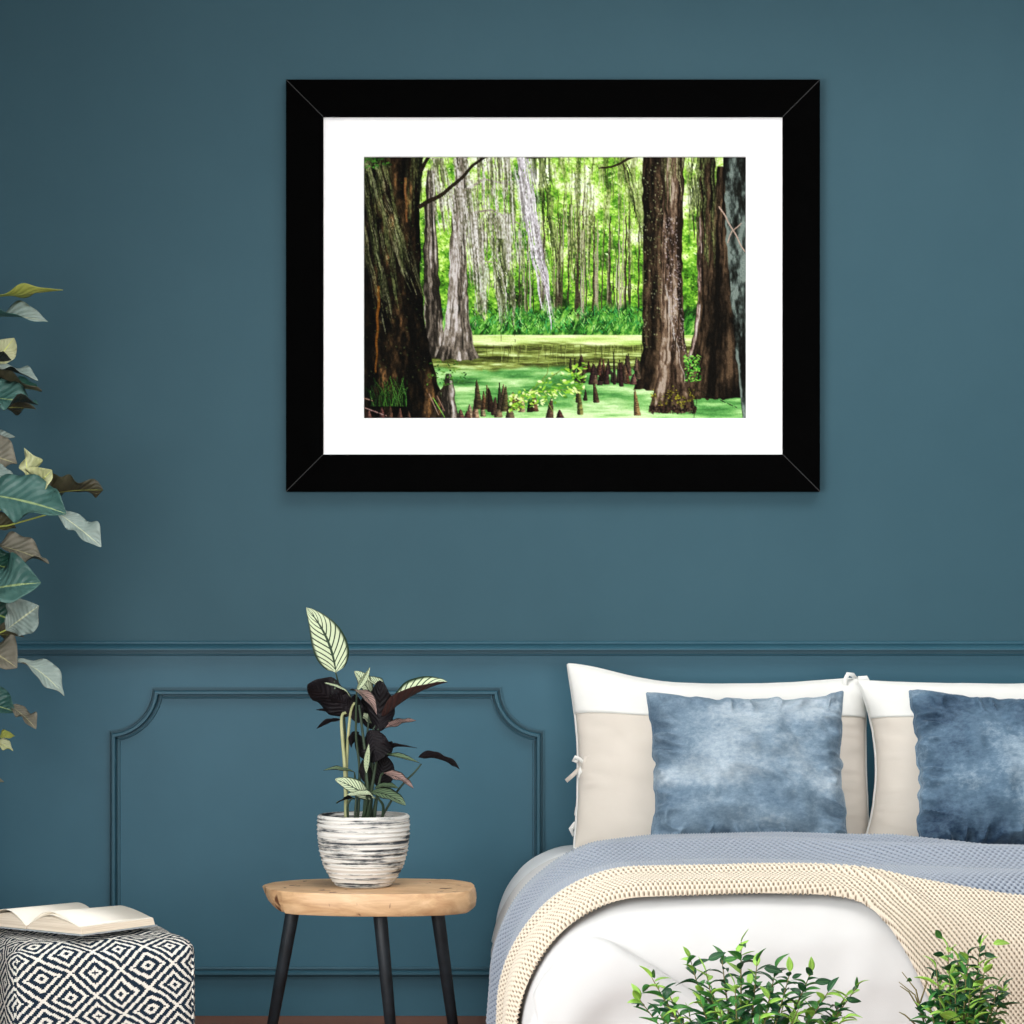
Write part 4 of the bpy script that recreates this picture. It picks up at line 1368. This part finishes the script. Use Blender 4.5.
CAM = (0, -1, 0)
UP = (0, -0.25, 1)
pale, mid_, pink, dk, und = M['cal_pale'], M['cal_mid'], M['cal_pink'], M['cal_dark'], M['cal_under']
sc = k_ / 3.303
CL = [  # base, tip (crop px + depth), width crop px, normal, sag, fold, wave, mats, kind, twist
    ((283, 272, 0), (186, 58, -.02), 118, (0.1, -1, .25), .02, .16, .05, [pale, dk], 'ovate', 0),
    ((335, 415, 0), (190, 312, -.05), 118, (-.35, .75, .65), .10, .35, .28, [mid_, dk], 'oval', 0),
    ((345, 372, -.02), (246, 308, -.07), 40, (0, -.45, 1), .08, .3, .1, [pale, dk], 'oval', 0),
    ((330, 330, -.03), (418, 412, -.09), 62, (.4, -.35, 1), .14, .3, .1, [pink, dk], 'lance', 0),
    ((352, 335, -.03), (396, 254, -.02), 34, (.3, -1, .2), .02, .9, .0, [pale, mid_], 'lance', .5),
    ((398, 345, .03), (345, 268, .02), 60, (0, -.6, .8), .06, .3, .1, [pale, und], 'oval', 0),
    ((455, 345, .05), (380, 290, .03), 60, (0, -.5, .8), .06, .3, .1, [pale, und], 'oval', 0),
    ((438, 425, -.01), (652, 304, -.06), 118, (-.25, -.22, 1), .07, .72, .05, [pale, und], 'oval', .25),
    ((425, 470, -.02), (428, 298, -.03), 96, (.2, .9, .2), .04, .35, .28, [mid_, dk], 'oval', 0),
    ((435, 462, -.02), (548, 432, -.05), 44, (0, -.5, 1), .06, .3, .2, [pink, dk], 'lance', .4),
    ((395, 462, -.03), (418, 566, -.07), 104, (.1, .9, .2), .10, .4, .28, [mid_, dk], 'oval', 0),
    ((420, 525, -.01), (552, 522, -.02), 30, (0, .3, 1), .05, .3, .2, [mid_, dk], 'lance', 0),
    ((425, 545, -.02), (560, 572, -.05), 34, (0, -.35, 1), .05, .35, .1, [mid_, dk], 'lance', 0),
    ((556, 552, -.02), (692, 592, -.05), 62, (.1, .55, 1), .10, .35, .15, [mid_, dk], 'oval', 0),
    ((440, 605, -.04), (540, 656, -.09), 46, (.2, -.6, 1), .08, .35, .2, [pink, dk], 'lance', 0),
    ((345, 602, -.02), (242, 596, -.05), 34, (0, -.35, 1), .06, .3, .1, [mid_, dk], 'lance', 0),
    ((400, 690, -.04), (280, 625, -.08), 62, (.15, -.85, .6), .06, .25, .08, [pale, dk], 'oval', 0),
    ((420, 690, -.06), (320, 678, -.11), 46, (0, -.5, 1), .08, .25, .2, [pale, dk], 'lance', 0),
    ((340, 690, -.01), (286, 706, -.04), 36, (0, .5, 1), .08, .3, .1, [mid_, dk], 'oval', 0),
    ((400, 668, -.04), (514, 712, -.09), 56, (.1, -.65, .8), .10, .3, .1, [mid_, dk], 'oval', 0),
    ((410, 655, -.03), (490, 655, -.07), 38, (0, -.6, 1), .08, .3, .1, [mid_, dk], 'lance', 0),
    ((300, 428, .0), (220, 458, .0), 34, (0, .5, 1), .07, .3, .1, [mid_, dk], 'lance', 0),
    ((262, 405, .02), (218, 396, .02), 20, (0, .4, 1), .05, .3, .1, [mid_, dk], 'lance', 0),
    ((385, 605, -.06), (392, 508, -.06), 28, (-.2, -1, .2), .02, .8, .0, [pale, mid_], 'lance', .4),
    ((428, 655, -.01), (448, 548, -.02), 82, (.1, .9, .2), .05, .35, .1, [mid_, dk], 'oval', 0),
    ((360, 470, .02), (335, 520, -.02), 44, (-.3, .8, .5), .08, .4, .1, [mid_, dk], 'oval', 0),
    ((400, 440, .03), (350, 410, .02), 44, (0, -.6, 1), .08, .3, .1, [pale, dk], 'lance', 0),
    ((395, 400, .02), (470, 440, .03), 70, (.3, .7, .6), .08, .3, .1, [mid_, dk], 'oval', 0),
    ((400, 460, .03), (395, 330, .03), 80, (-.1, .9, .2), .04, .3, .1, [mid_, dk], 'oval', 0),
    ((405, 430, .0), (440, 360, .0), 60, (.3, .9, .3), .06, .35, .2, [mid_, dk], 'oval', 0),
    ((360, 440, .0), (345, 345, -.01), 56, (-.3, .9, .2), .06, .35, .2, [mid_, dk], 'oval', 0),
    ((385, 640, -.02), (372, 560, -.03), 44, (.1, .9, .2), .05, .35, .2, [mid_, dk], 'lance', 0),
    ((430, 560, -.01), (470, 500, -.03), 40, (.3, .7, .5), .08, .35, .2, [mid_, dk], 'lance', 0),
    ((360, 660, -.03), (318, 640, -.06), 30, (0, -.5, 1), .08, .3, .15, [mid_, dk], 'lance', 0),
    ((440, 690, -.03), (490, 680, -.06), 34, (0, -.4, 1), .08, .35, .15, [mid_, dk], 'lance', 0),
    ((345, 395, .0), (265, 350, -.03), 62, (-.2, .8, .5), .08, .35, .3, [mid_, dk], 'oval', 0),
    ((380, 560, .02), (350, 470, .03), 50, (.2, .9, .2), .04, .3, .1, [mid_, dk], 'lance', 0),
]
for i, (b_, t_, wd, nr, sg, fo, wv_, ms, kd, tw) in enumerate(CL):
    leaf('leaf', cal, CP(*b_), CP(*t_), wd * sc, nr, sg, fo, wv_, kd, ms, ph=i * 1.3, twist=tw, nu=20, bow=0.16 if i == 0 else 0.0)
ST_ = [([(318, 745, 0), (314, 600, 0), (302, 430, 0), (318, 405, 0)], 7, 1), ([(322, 745, .01), (318, 600, .01), (330, 420, 0), (345, 372, -.02)], 6, 1),
       ([(322, 560, .02), (312, 440, .02), (296, 330, .01), (283, 272, 0)], 4, 0), ([(355, 745, 0), (362, 600, 0), (350, 480, 0), (352, 335, -.03)], 5, 0),
       ([(375, 745, -.01), (385, 600, -.03), (372, 470, -.03), (360, 380, -.02)], 6, 0), ([(395, 745, 0), (405, 600, -.01), (400, 480, -.01), (438, 425, -.01)], 6, 0),
       ([(400, 745, .01), (398, 600, .01), (410, 480, .0), (425, 460, -.02)], 6, 0), ([(425, 742, -.01), (490, 660, -.02), (545, 600, -.02), (566, 574, -.02)], 4, 0),
       ([(410, 745, -.02), (418, 690, -.03), (430, 620, -.03), (440, 605, -.04)], 5, 0), ([(385, 745, -.02), (395, 700, -.04), (405, 640, -.03), (420, 545, -.02)], 7, 0),
       ([(370, 745, -.02), (385, 700, -.05), (388, 650, -.06), (385, 605, -.06)], 6, 0), ([(345, 745, -.01), (350, 690, -.01), (348, 640, -.01), (345, 602, -.02)], 4, 0),
       ([(405, 748, 0), (415, 700, 0), (425, 670, 0), (430, 650, -.01)], 6, 0), ([(435, 742, -.02), (440, 715, -.04), (425, 690, -.05), (410, 665, -.04)], 5, 0),
       ([(380, 745, .02), (385, 640, .02), (380, 560, .02), (395, 400, .02)], 5, 0), ([(325, 742, -.01), (322, 715, -.02), (335, 690, -.02), (345, 690, -.01)], 4, 0)]
inv = cal.matrix_world.inverted()
for pts, r, kind in ST_:
    m = MB()
    P4 = [CP(*q) for q in pts]
    P4[0].z = pc.z + 59 * k_ if False else min(P4[0].z, zt + 64 * k_)
    sm = []
    for i in range(len(P4) - 1):
        p0, p1_, p2_, p3_ = P4[max(i - 1, 0)], P4[i], P4[i + 1], P4[min(i + 2, len(P4) - 1)]
        for q in range(6):
            u = q / 6
            sm.append(0.5 * ((2 * p1_) + (p2_ - p0) * u + (2 * p0 - 5 * p1_ + 4 * p2_ - p3_) * u * u + (3 * p1_ - p0 - 3 * p2_ + p3_) * u ** 3))
    sm.append(P4[-1])
    m.tube([inv @ q for q in sm], [r * sc * (1.1 - .5 * i / len(sm)) for i in range(len(sm))], 7)
    m.build('stem', M['cal_stem_pale'] if kind else M['cal_stem'], cal, True)

# ------------------------------------------------------------------ fiddle leaf plant at the left edge
YG = -0.50
gx_ = (-62 - 512) / F * (DW + YG)
fig = thing('fiddle_leaf_plant', 'tall leafy fiddle leaf plant reaching in at the left edge beside the teal wall', 'plant', (gx_, YG, 0))
m = MB(); m.lathe([(0, 0.0), (0.11, 0.0), (0.118, 0.01), (0.14, 0.28), (0.142, 0.30), (0.132, 0.30), (0.13, 0.25), (0.0, 0.25)], 40)
m.build('planter', M['woven'], fig, True)
m = MB(); m.lathe([(0, 0.262), (0.06, 0.264), (0.130, 0.256)], 32); m.build('soil', M['soil'], fig, True)
trunk_pts = [(0, 0, .25), (.01, 0, .55), (-.01, .01, .9), (.012, 0, 1.2), (0, -.01, 1.5), (.01, 0, 1.95)]
m = MB(); m.tube(trunk_pts, [.016, .015, .013, .011, .009, .005], 10); m.build('trunk', M['bark'], fig, True)
bpy.context.view_layer.update()
T, Gn, Dk, Bk, Pa, Li, Gy, Ta = (M['fig_' + q] for q in ('teal', 'green', 'dark', 'black', 'pale', 'lime', 'grey', 'taupe'))
FL = [  # base px, tip px, width px, normal, sag, fold, wave, mats, twist
    ((-34, 300, 0), (63, 290, -.06), 22, (.05, .10, 1), .0, .2, .12, [Gy, Li], 0),
    ((-38, 322, .02), (48, 322, -.08), 30, (-.1, -.22, 1), .07, .3, .15, [Gy, T], .2),
    ((-12, 372, -.03), (14, 338, -.02), 30, (.3, -1, .1), .04, .4, .15, [Pa, Pa], .3),
    ((-30, 366, -.06), (11, 360, -.10), 26, (0, -.7, .6), .05, .3, .1, [Bk, Bk], 0),
    ((-14, 366, -.05), (38, 381, -.10), 20, (.15, -.4, 1), .05, .3, .1, [Gy, Bk], 0),
    ((-34, 388, .0), (42, 391, -.08), 42, (0, .38, 1), .04, .35, .15, [Gn, Dk], 0),
    ((-34, 398, -.06), (38, 405, -.12), 44, (0, -.42, 1), .04, .3, .2, [T, Bk], 0),
    ((-34, 412, .02), (36, 409, -.02), 40, (0, .3, 1), .05, .3, .15, [T, Dk], 0),
    ((-24, 448, 0), (15, 437, -.02), 18, (0, -.5, 1), .04, .35, .1, [Gy, Ta], 0),
    ((-30, 452, -.02), (17, 464, -.06), 40, (.2, -.8, .6), .05, .25, .15, [Ta, Dk], 0),
    ((-14, 462, -.06), (13, 494, -.09), 24, (.4, -.8, .4), .05, .3, .1, [Gy, Ta], 0),
    ((29, 494, -.08), (24, 448, -.07), 22, (.6, -.8, 0), .03, .5, .25, [Pa, Pa], .3),
    ((30, 496, -.08), (52, 470, -.12), 30, (-.2, -1, .3), .05, .3, .2, [Pa, Li], 0),
    ((34, 498, -.06), (103, 490, -.10), 40, (.1, .62, .9), .06, .3, .2, [Gn, Dk], 0),
    ((-22, 494, -.12), (66, 514, -.18), 62, (.05, -.78, .7), .06, .22, .12, [T, Gn], .15),
    ((56, 512, -.14), (101, 547, -.17), 30, (.35, -.85, .5), .05, .3, .12, [Gy, T], 0),
    ((-28, 536, 0), (16, 528, -.04), 36, (0, -.4, 1), .05, .3, .1, [Dk, Dk], 0),
    ((-18, 545, -.02), (49, 564, -.08), 30, (.05, -.55, 1), .08, .3, .25, [Ta, Dk], .3),
    ((-34, 560, .03), (18, 572, .0), 40, (0, -.6, .6), .06, .3, .1, [Gn, Bk], 0),
    ((-30, 594, -.10), (41, 583, -.16), 58, (.05, -.85, .5), .05, .22, .1, [T, Gn], 0),
    ((6, 630, -.08), (39, 606, -.11), 44, (.3, -1, .2), .04, .3, .1, [Gy, Ta], -.3),
    ((-28, 606, .0), (24, 626, -.02), 46, (0, -.8, .5), .05, .3, .12, [Gn, Bk], 0),
    ((-30, 634, -.04), (24, 637, -.08), 18, (0, .3, 1), .03, .3, .2, [Ta, Dk], 0),
    ((-30, 642, -.04), (17, 668, -.08), 42, (.2, -.75, .6), .08, .25, .15, [Ta, Dk], 0),
    ((14, 659, -.06), (64, 696, -.10), 27, (.45, -.75, .7), .14, .3, .12, [Gy, Ta], 0),
    ((-30, 700, 0), (15, 712, -.05), 40, (.05, -.8, .5), .06, .3, .1, [T, Gn], 0),
    ((10, 706, -.04), (36, 729, -.07), 20, (.3, -.8, .6), .1, .35, .2, [Ta, Ta], 0),
    ((-12, 741, -.03), (15, 736, -.06), 11, (0, -.6, 1), .05, .3, .2, [Li, Li], 0),
    ((-8, 740, -.03), (13, 751, -.06), 12, (.1, -.7, 1), .05, .3, .2, [Pa, Li], 0),
    ((-24, 786, 0), (4, 782, -.03), 12, (0, -.5, 1), .04, .3, .1, [Ta, Dk], 0),
]
inv = fig.matrix_world.inverted()
for i, (b_, t_, wd, nr, sg, fo, wv_, ms, tw) in enumerate(FL):
    B_ = W(b_[0], b_[1], YG + b_[2]); T_ = W(t_[0], t_[1], YG + t_[2])
    o = leaf('leaf', fig, B_, T_, wd * (DW + YG) / F, nr, sg * .8, fo * 1.6, wv_ * 2.6, 'fig', ms, 0.0012, 26, 8, ph=i * 1.7, twist=tw)
    # petiole joins the blade to the trunk
    lb = inv @ B_
    root = Vector((0.0, 0.0, lb.z - 0.05))
    m = MB(); m.tube([root, root * .4 + lb * .6 + Vector((0, 0, -.012)), lb], [.003, .0026, .002], 6)
    m.build('petiole', M['petiole'], o, True)

# ------------------------------------------------------------------ pouf and book
YA = -1.36
A = W(12, 953, YA)
ang = math.radians(22)
side = 0.50
ex = Vector((math.cos(ang), math.sin(ang), 0))
ey = Vector((-math.sin(ang), math.cos(ang), 0))
side_f = 0.425
hp = 0.352
ctr = A + ex * side_f / 2 + ey * side / 2
# rounded box in local coords (x along front face, y depth), built face by face with its own cloth uv
def rbox_point(x, y, z, hx, hy, h, r):
    cx_, cy_ = max(-hx + r, min(hx - r, x)), max(-hy + r, min(hy - r, y))
    cz_ = max(r, min(h - r, z))
    d = Vector((x - cx_, y - cy_, z - cz_))
    c = Vector((cx_, cy_, cz_))
    if d.length > 1e-9:
        d = d.normalized() * r
        return c + d
    return Vector((x, y, z))


def pouf_mesh():
    hx, hy, h, r = side_f / 2, side / 2, hp, 0.035
    V, F_, UV = [], [], []
    def face(fn, na, nb, uvf):
        o = len(V)
        for i in range(na + 1):
            for j in range(nb + 1):
                a, b2 = i / na, j / nb
                p = fn(a, b2)
                q = rbox_point(p[0], p[1], p[2], hx, hy, h, r)
                # stuffed bulge
                bx = 1 - (q.x / hx) ** 2; by = 1 - (q.y / hy) ** 2; bz = 1 - (2 * q.z / h - 1) ** 2
                bx, by, bz = max(bx, 0), max(by, 0), max(bz, 0)
                if q.z > h - r - 1e-6:
                    q.z += 0.016 * bx * by + 0.002 * math.sin(q.x * 40 + q.y * 31)
                q.x += 0.012 * (q.x / hx) * by * bz
                q.y += 0.012 * (q.y / hy) * bx * bz
                V.append(q); UV.append(uvf(p))
        for i in range(na):
            for j in range(nb):
                a = o + i * (nb + 1) + j
                F_.append((a, a + nb + 1, a + nb + 2, a + 1))
    lerp = lambda a, b2, u: a + (b2 - a) * u
    n = 44
    sk = 0.10
    face(lambda a, b2: (lerp(-hx, hx, a), -hy, lerp(0, h, b2)), n, n, lambda p: (p[0] + sk * p[2], p[2] - sk * .6 * p[0]))
    face(lambda a, b2: (lerp(-hx, hx, a), lerp(-hy, hy, b2), h), n, n, lambda p: (p[0] + sk * (h + p[1] + hy), h + (p[1] + hy) - sk * .6 * p[0]))
    face(lambda a, b2: (-hx, lerp(hy, -hy, a), lerp(0, h, b2)), n, n, lambda p: (-hx - (p[1] + hy) + .03, p[2] + .02))
    face(lambda a, b2: (hx, lerp(-hy, hy, a), lerp(0, h, b2)), n, n, lambda p: (hx + (p[1] + hy), p[2]))
    face(lambda a, b2: (lerp(hx, -hx, a), hy, lerp(0, h, b2)), n, n, lambda p: (p[0], p[2]))
    face(lambda a, b2: (lerp(-hx, hx, a), lerp(hy, -hy, b2), 0), n, n, lambda p: (p[0], p[1]))
    return V, F_, UV


V, F_, UV = pouf_mesh()
pf = thing('pouf', 'square pouf woven in navy and white diamonds with an open book on top', 'pouf', (ctr.x, ctr.y, 0), (0, 0, ang))
po = mesh('cover', V, np.array(F_), M['pouf'], pf, uvs=UV)
# seam cord up the corners and round the top
hx, hy = side_f / 2, side / 2
for sx_, sy_ in ((-1, -1), (1, -1), (1, 1), (-1, 1)):
    m = MB()
    cxx, cyy = sx_ * (hx - 0.0095), sy_ * (hy - 0.0095)
    m.tube([(cxx, cyy, 0.03), (cxx, cyy, hp * .5), (cxx, cyy, hp - 0.035)], 0.0035, 6)
    mesh('seam', m.v, m.f, M['pouf'], pf, uvs=[(v[0] + v[2] * .3, v[2]) for v in m.v])

# book
ba = math.radians(-36)
bz = hp + 0.0195
bw = W(22, 922, -1.25)
bk = thing('open_book', 'open book with cream pages lying on the diamond pattern pouf', 'book', (bw.x + 0.070, -1.10, bz), (0, 0, ba))
PWd, PLn = 0.168, 0.235
def page_profile(sgn, n=18, lift=0.0):
    pts = []
    for k in range(n + 1):
        u = k / n
        z = 0.010 + 0.030 * math.sin(min(1, u * 2.2) * PI / 2) * (1 - 0.72 * u ** 1.6) + lift * u
        pts.append((sgn * (0.003 + PWd * u), z))
    return pts
def page_block(sgn):
    top = page_profile(sgn)
    n = len(top)
    V = []
    for y in (-PLn / 2, PLn / 2):
        for (x, z) in top:
            V.append((x, y, z))
        for k, (x, z) in enumerate(top):
            V.append((x + sgn * 0.006 * (k / (n - 1)), y, 0.0032))
    q = 2 * n
    F2, mi = [], []
    for k in range(n - 1):
        F2.append((k, k + 1, q + k + 1, q + k)); mi.append(0)
        F2.append((n + k, q + n + k, q + n + k + 1, n + k + 1)); mi.append(1)
        F2.append((k, n + k, n + k + 1, k + 1)); mi.append(1)
        F2.append((q + k, q + k + 1, q + n + k + 1, q + n + k)); mi.append(1)
    F2.append((0, q, q + n, n)); mi.append(1)
    F2.append((n - 1, 2 * n - 1, q + 2 * n - 1, q + n - 1)); mi.append(1)
    o = mesh('page_block', V, F2, [M['page'], M['page_edge']], bk, mi=mi, smooth=False)
    return o
page_block(1); page_block(-1)
m = MB()
m.box(-PWd - 0.013, -0.004, -PLn / 2 - 0.004, PLn / 2 + 0.004, 0, 0.0028)
m.box(0.004, PWd + 0.013, -PLn / 2 - 0.004, PLn / 2 + 0.004, 0, 0.0028)
m.box(-0.006, 0.006, -PLn / 2 - 0.004, PLn / 2 + 0.004, 0.0003, 0.0022)
m.build('book_cover', M['book_cover'], bk)
for sgn, lf in ((1, 0.016), (1, 0.007), (-1, 0.010)):
    pr_ = page_profile(sgn, 18)
    V = []
    for y in (-PLn / 2 + 0.001, PLn / 2 - 0.001):
        for k, (x, z) in enumerate(pr_):
            u = k / 18
            V.append((x * (1 - 0.03 * u), y, z + 0.0008 + lf * math.sin(u * PI) * (0.8 if y < 0 else 0.35)))
    n = len(pr_)
    o = mesh('page', V, [(k, k + 1, n + k + 1, n + k) for k in range(n - 1)], M['page'], bk)
    s_ = o.modifiers.new('t', 'SOLIDIFY'); s_.thickness = 0.0003

# ------------------------------------------------------------------ two little shrubs in front of the bed
def small_leaf(mat, ln, wd, droop, fold):
    top, uv = [], []
    nu, nv = 8, 4
    for k in range(nu + 1):
        u = k / nu
        hw = wd / 2 * math.sin(PI * min(1, u ** .8)) ** .9 + 0.0002
        for j in range(nv + 1):
            v = j / nv * 2 - 1
            top.append((u * ln * (1 - .15 * droop * u), v * hw * math.cos(fold), -droop * ln * u * u * .55 + abs(v) * hw * math.sin(fold)))
            uv.append((u, (v + 1) / 2))
    f = grid_faces(nu + 1, nv + 1)
    bot = [(x, y, z - 0.0006) for x, y, z in top]
    F2 = [tuple(q) for q in f] + [tuple(q[::-1] + len(top)) for q in f]
    for k in range(nu):
        for j in (0, nv):
            a, c_ = k * (nv + 1) + j, (k + 1) * (nv + 1) + j
            F2.append((a, c_, c_ + len(top), a + len(top)) if j == nv else (c_, a, a + len(top), c_ + len(top)))
    o = mesh('leaf', top + bot, F2, mat, None, uvs=uv + uv)
    C.objects.unlink(o)
    return o.data


LEAVES = {}
for nm in ('fic_dark', 'fic_mid', 'fic_lime'):
    LEAVES[nm] = [small_leaf(M[nm], 0.040, 0.0160, 0.5, .35), small_leaf(M[nm], 0.036, 0.0150, 1.0, .45), small_leaf(M[nm], 0.032, 0.0145, 0.2, .25)]


def shrub(label, cx_px, Y, tips, n_leaf, seed, hand=(), bare=(), spread=0.05, step=0.0064, start=0.22):
    rs = random.Random(seed)
    d = DW + Y
    root = Vector(((cx_px - 512) / F * d, Y, 0))
    o = thing('leafy_shrub', label, 'plant', root, group='small leafy shrubs before the bed')
    m = MB(); m.lathe([(0, 0), (0.070, 0.0), (0.076, 0.006), (0.095, 0.17), (0.098, 0.185), (0.090, 0.185), (0.086, 0.16), (0, 0.16)], 36)
    m.build('pot', M['terracotta'], o, True)
    m = MB(); m.lathe([(0, 0.168), (0.05, 0.169), (0.087, 0.164)], 28); m.build('soil', M['soil'], o, True)
    m = MB(); m.tube([(0, 0, .16), (.004, 0, .24), (-.003, .004, .33)], [.009, .008, .006], 8); m.build('trunk', M['bark'], o, True)
    cand = []
    def add(p, dr, kind, scale, roll):
        cand.append((p, dr, kind, scale, roll))
    for (tx, ty_, dy) in tips:
        tip = W(tx, ty_, Y + dy) - root
        st = Vector((rs.uniform(-.003, .003), rs.uniform(-.003, .003), rs.uniform(.28, .33)))
        mid1 = st + (tip - st) * .45 + Vector(((tip.x) * .10, dy * .2, -.01))
        pts = []
        for k in range(15):
            u = k / 14
            pts.append(st * (1 - u) ** 2 + mid1 * 2 * u * (1 - u) + tip * u * u)
        m = MB(); m.tube(pts, [.0026 * (1 - u / 14) + .0007 for u in range(15)], 6)
        m.build('stem', M['twig'], o, True)
        L_ = sum((pts[k + 1] - pts[k]).length for k in range(14))
        n_ = int(L_ * (1 - start) / step)
        for q in range(n_ + 1):
            u = start + (1 - start) * q / max(n_, 1)
            k = min(13, int(u * 14)); fr = u * 14 - k
            p = pts[k].lerp(pts[k + 1], fr)
            tg = (pts[k + 1] - pts[k]).normalized()
            az = q * 2.4 + rs.uniform(-.5, .5)
            side_v = Vector((math.cos(az), math.sin(az), 0))
            dr = (tg * rs.uniform(.3, .8) + side_v * rs.uniform(.7, 1.1) + Vector((0, 0, .15))).normalized()
            if q == n_:
                dr = (tg + Vector((rs.uniform(-.4, .4), rs.uniform(-.3, .3), 0))).normalized()
            young = u > .9
            kind = 'fic_lime' if (young and rs.random() < .5) or rs.random() < .10 else 'fic_mid' if rs.random() < .42 else 'fic_dark'
            add(p, dr, kind, rs.uniform(.8, 1.15) * (.8 if young else 1), rs.uniform(-.5, .5))
    for (bx, by_, tx, ty_, kind, dy) in hand:
        b_, t_ = W(bx, by_, Y + dy) - root, W(tx, ty_, Y + dy - .01) - root
        add(b_, (t_ - b_).normalized(), kind, (t_ - b_).length / 0.037, rs.uniform(.9, 1.6))
    for pts in bare:
        m = MB(); m.tube([W(a, b_, Y + .01) - root for a, b_ in pts], [.0016, .0013, .0007][:len(pts)], 5)
        m.build('twig', M['twig'], o, True)
    # highest / nearest leaves become parts, the inner rest is one mass of foliage
    order = sorted(range(len(cand)), key=lambda i: -(cand[i][0].z - 0.35 * cand[i][0].y) - (10 if i >= len(cand) - len(hand) else 0))
    rest = MB()
    for rank, i in enumerate(order):
        p, dr, kind, s_, roll = cand[i]
        xax = dr
        zax = (Vector((0, 0, 1)) - xax * xax.z)
        if zax.length < .1:
            zax = Vector((0, -1, 0)) - xax * (-xax.y)
        zax.normalize()
        yax = zax.cross(xax)
        Mx = Matrix((xax, yax, zax)).transposed().to_4x4() @ Matrix.Rotation(roll, 4, 'X')
        Mx = Matrix.Translation(p) @ Mx @ Matrix.Scale(s_, 4)
        me = LEAVES[kind][rs.randrange(3)]
        if rank < n_leaf:
            lo = bpy.data.objects.new('leaf', me)
            lo.matrix_local = Mx
            link(lo, o)
        else:
            k_i = {'fic_dark': 0, 'fic_mid': 1, 'fic_lime': 2}[kind]
            rest.add([Mx @ v.co for v in me.vertices], [tuple(pl.vertices) for pl in me.polygons], k_i)
    if rest.v:
        fo = rest.build('foliage', [M['fic_dark'], M['fic_mid'], M['fic_lime']], o, True)
        fo['kind'] = 'stuff'
    return o


D_, Mi_, Li_ = 'fic_dark', 'fic_mid', 'fic_lime'
shrub('wide bushy green shrub before the white duvet, below the middle of the bed', 742, -3.0,
      [(640, 1000, 0), (652, 978, -.02), (668, 992, .03), (690, 958, 0), (706, 972, -.04), (722, 960, .03), (741, 942, 0), (757, 962, -.03), (776, 968, .02), (790, 972, -.02),
       (811, 972, .0), (828, 992, -.02), (846, 996, .02), (856, 988, 0), (700, 1000, -.06), (735, 985, -.07), (770, 995, -.06), (800, 1005, -.05), (660, 1015, -.03), (845, 1018, -.03), (720, 1010, -.09), (760, 1015, -.09), (690, 1018, .04), (712, 990, .05), (750, 985, .06), (785, 1000, .05), (815, 1008, .04), (675, 1016, -.06), (740, 1012, .02)],
      99, 3,
      [(736, 955, 744, 939, Li_, 0), (655, 978, 651, 968, Mi_, 0), (640, 1001, 632, 988, Li_, 0), (696, 956, 678, 965, Mi_, 0), (708, 960, 724, 952, D_, 0), (742, 960, 756, 953, D_, 0),
       (764, 968, 786, 972, D_, 0), (858, 988, 855, 974, Mi_, 0), (846, 998, 862, 1003, D_, 0), (815, 982, 832, 981, D_, 0), (813, 975, 804, 966, D_, 0), (806, 992, 797, 980, D_, 0), (650, 985, 636, 992, Mi_, 0),
       (640, 1004, 634, 1008, D_, 0), (724, 960, 737, 958, Mi_, 0), (792, 978, 803, 973, D_, 0)])
shrub('narrow upright green shrub before the cream throw, at the bottom right', 958, -3.0,
      [(948, 948, 0), (936, 968, -.02), (958, 960, .02), (968, 955, 0), (980, 948, 0), (985, 968, -.03), (998, 985, 0), (1004, 988, .02), (940, 985, .03), (930, 1003, -.02), (955, 985, -.06), (970, 990, -.06), (990, 1010, -.03), (945, 1010, -.05), (975, 1015, -.07), (922, 1010, 0), (962, 1000, .05), (948, 995, .05), (982, 995, .04), (966, 975, -.04)],
      90, 9,
      [(942, 939, 934, 928, Mi_, 0), (980, 944, 980, 931, Mi_, -.01), (993, 944, 1010, 939, Li_, 0), (953, 951, 951, 941, Li_, 0), (984, 954, 998, 957, D_, 0), (944, 955, 930, 953, D_, 0), (936, 970, 928, 985, D_, 0),
       (912, 981, 902, 977, Mi_, 0), (931, 984, 929, 1002, Mi_, 0), (1003, 991, 1008, 982, Li_, 0), (998, 1000, 1006, 1012, D_, 0), (970, 1010, 976, 994, Li_, -.06), (935, 1005, 911, 1008, D_, 0), (960, 1020, 938, 1010, Li_, -.06)],
      bare=[((924, 1022), (915, 995), (899, 982)), ((920, 1010), (909, 992), (900, 986)), ((922, 1015), (916, 990), (902, 972)), ((915, 1024), (905, 1015), (899, 1012)), ((920, 1003), (926, 985), (927, 978))], start=.4)

# ------------------------------------------------------------------ camera and view
cam = bpy.data.cameras.new('camera')
cam.sensor_width = 36.0
cam.lens = F / 1024.0 * 36.0
cam.shift_y = (HY - 512.0) / 1024.0
co = bpy.data.objects.new('camera', cam)
co.location = (0, -DW, CH)
co.rotation_euler = (PI / 2, 0, 0)
link(co)
cam.clip_start = 0.05
sc_ = bpy.context.scene
sc_.camera = co
sc_.view_settings.view_transform = 'Standard'
sc_.view_settings.look = 'None'
sc_.view_settings.gamma = 1.0
sc_.view_settings.use_curve_mapping = False
sc_.view_settings.exposure = 0.0
sc_.cycles.use_denoising = True
sc_.cycles.max_bounces = 8
sc_.cycles.diffuse_bounces = 4
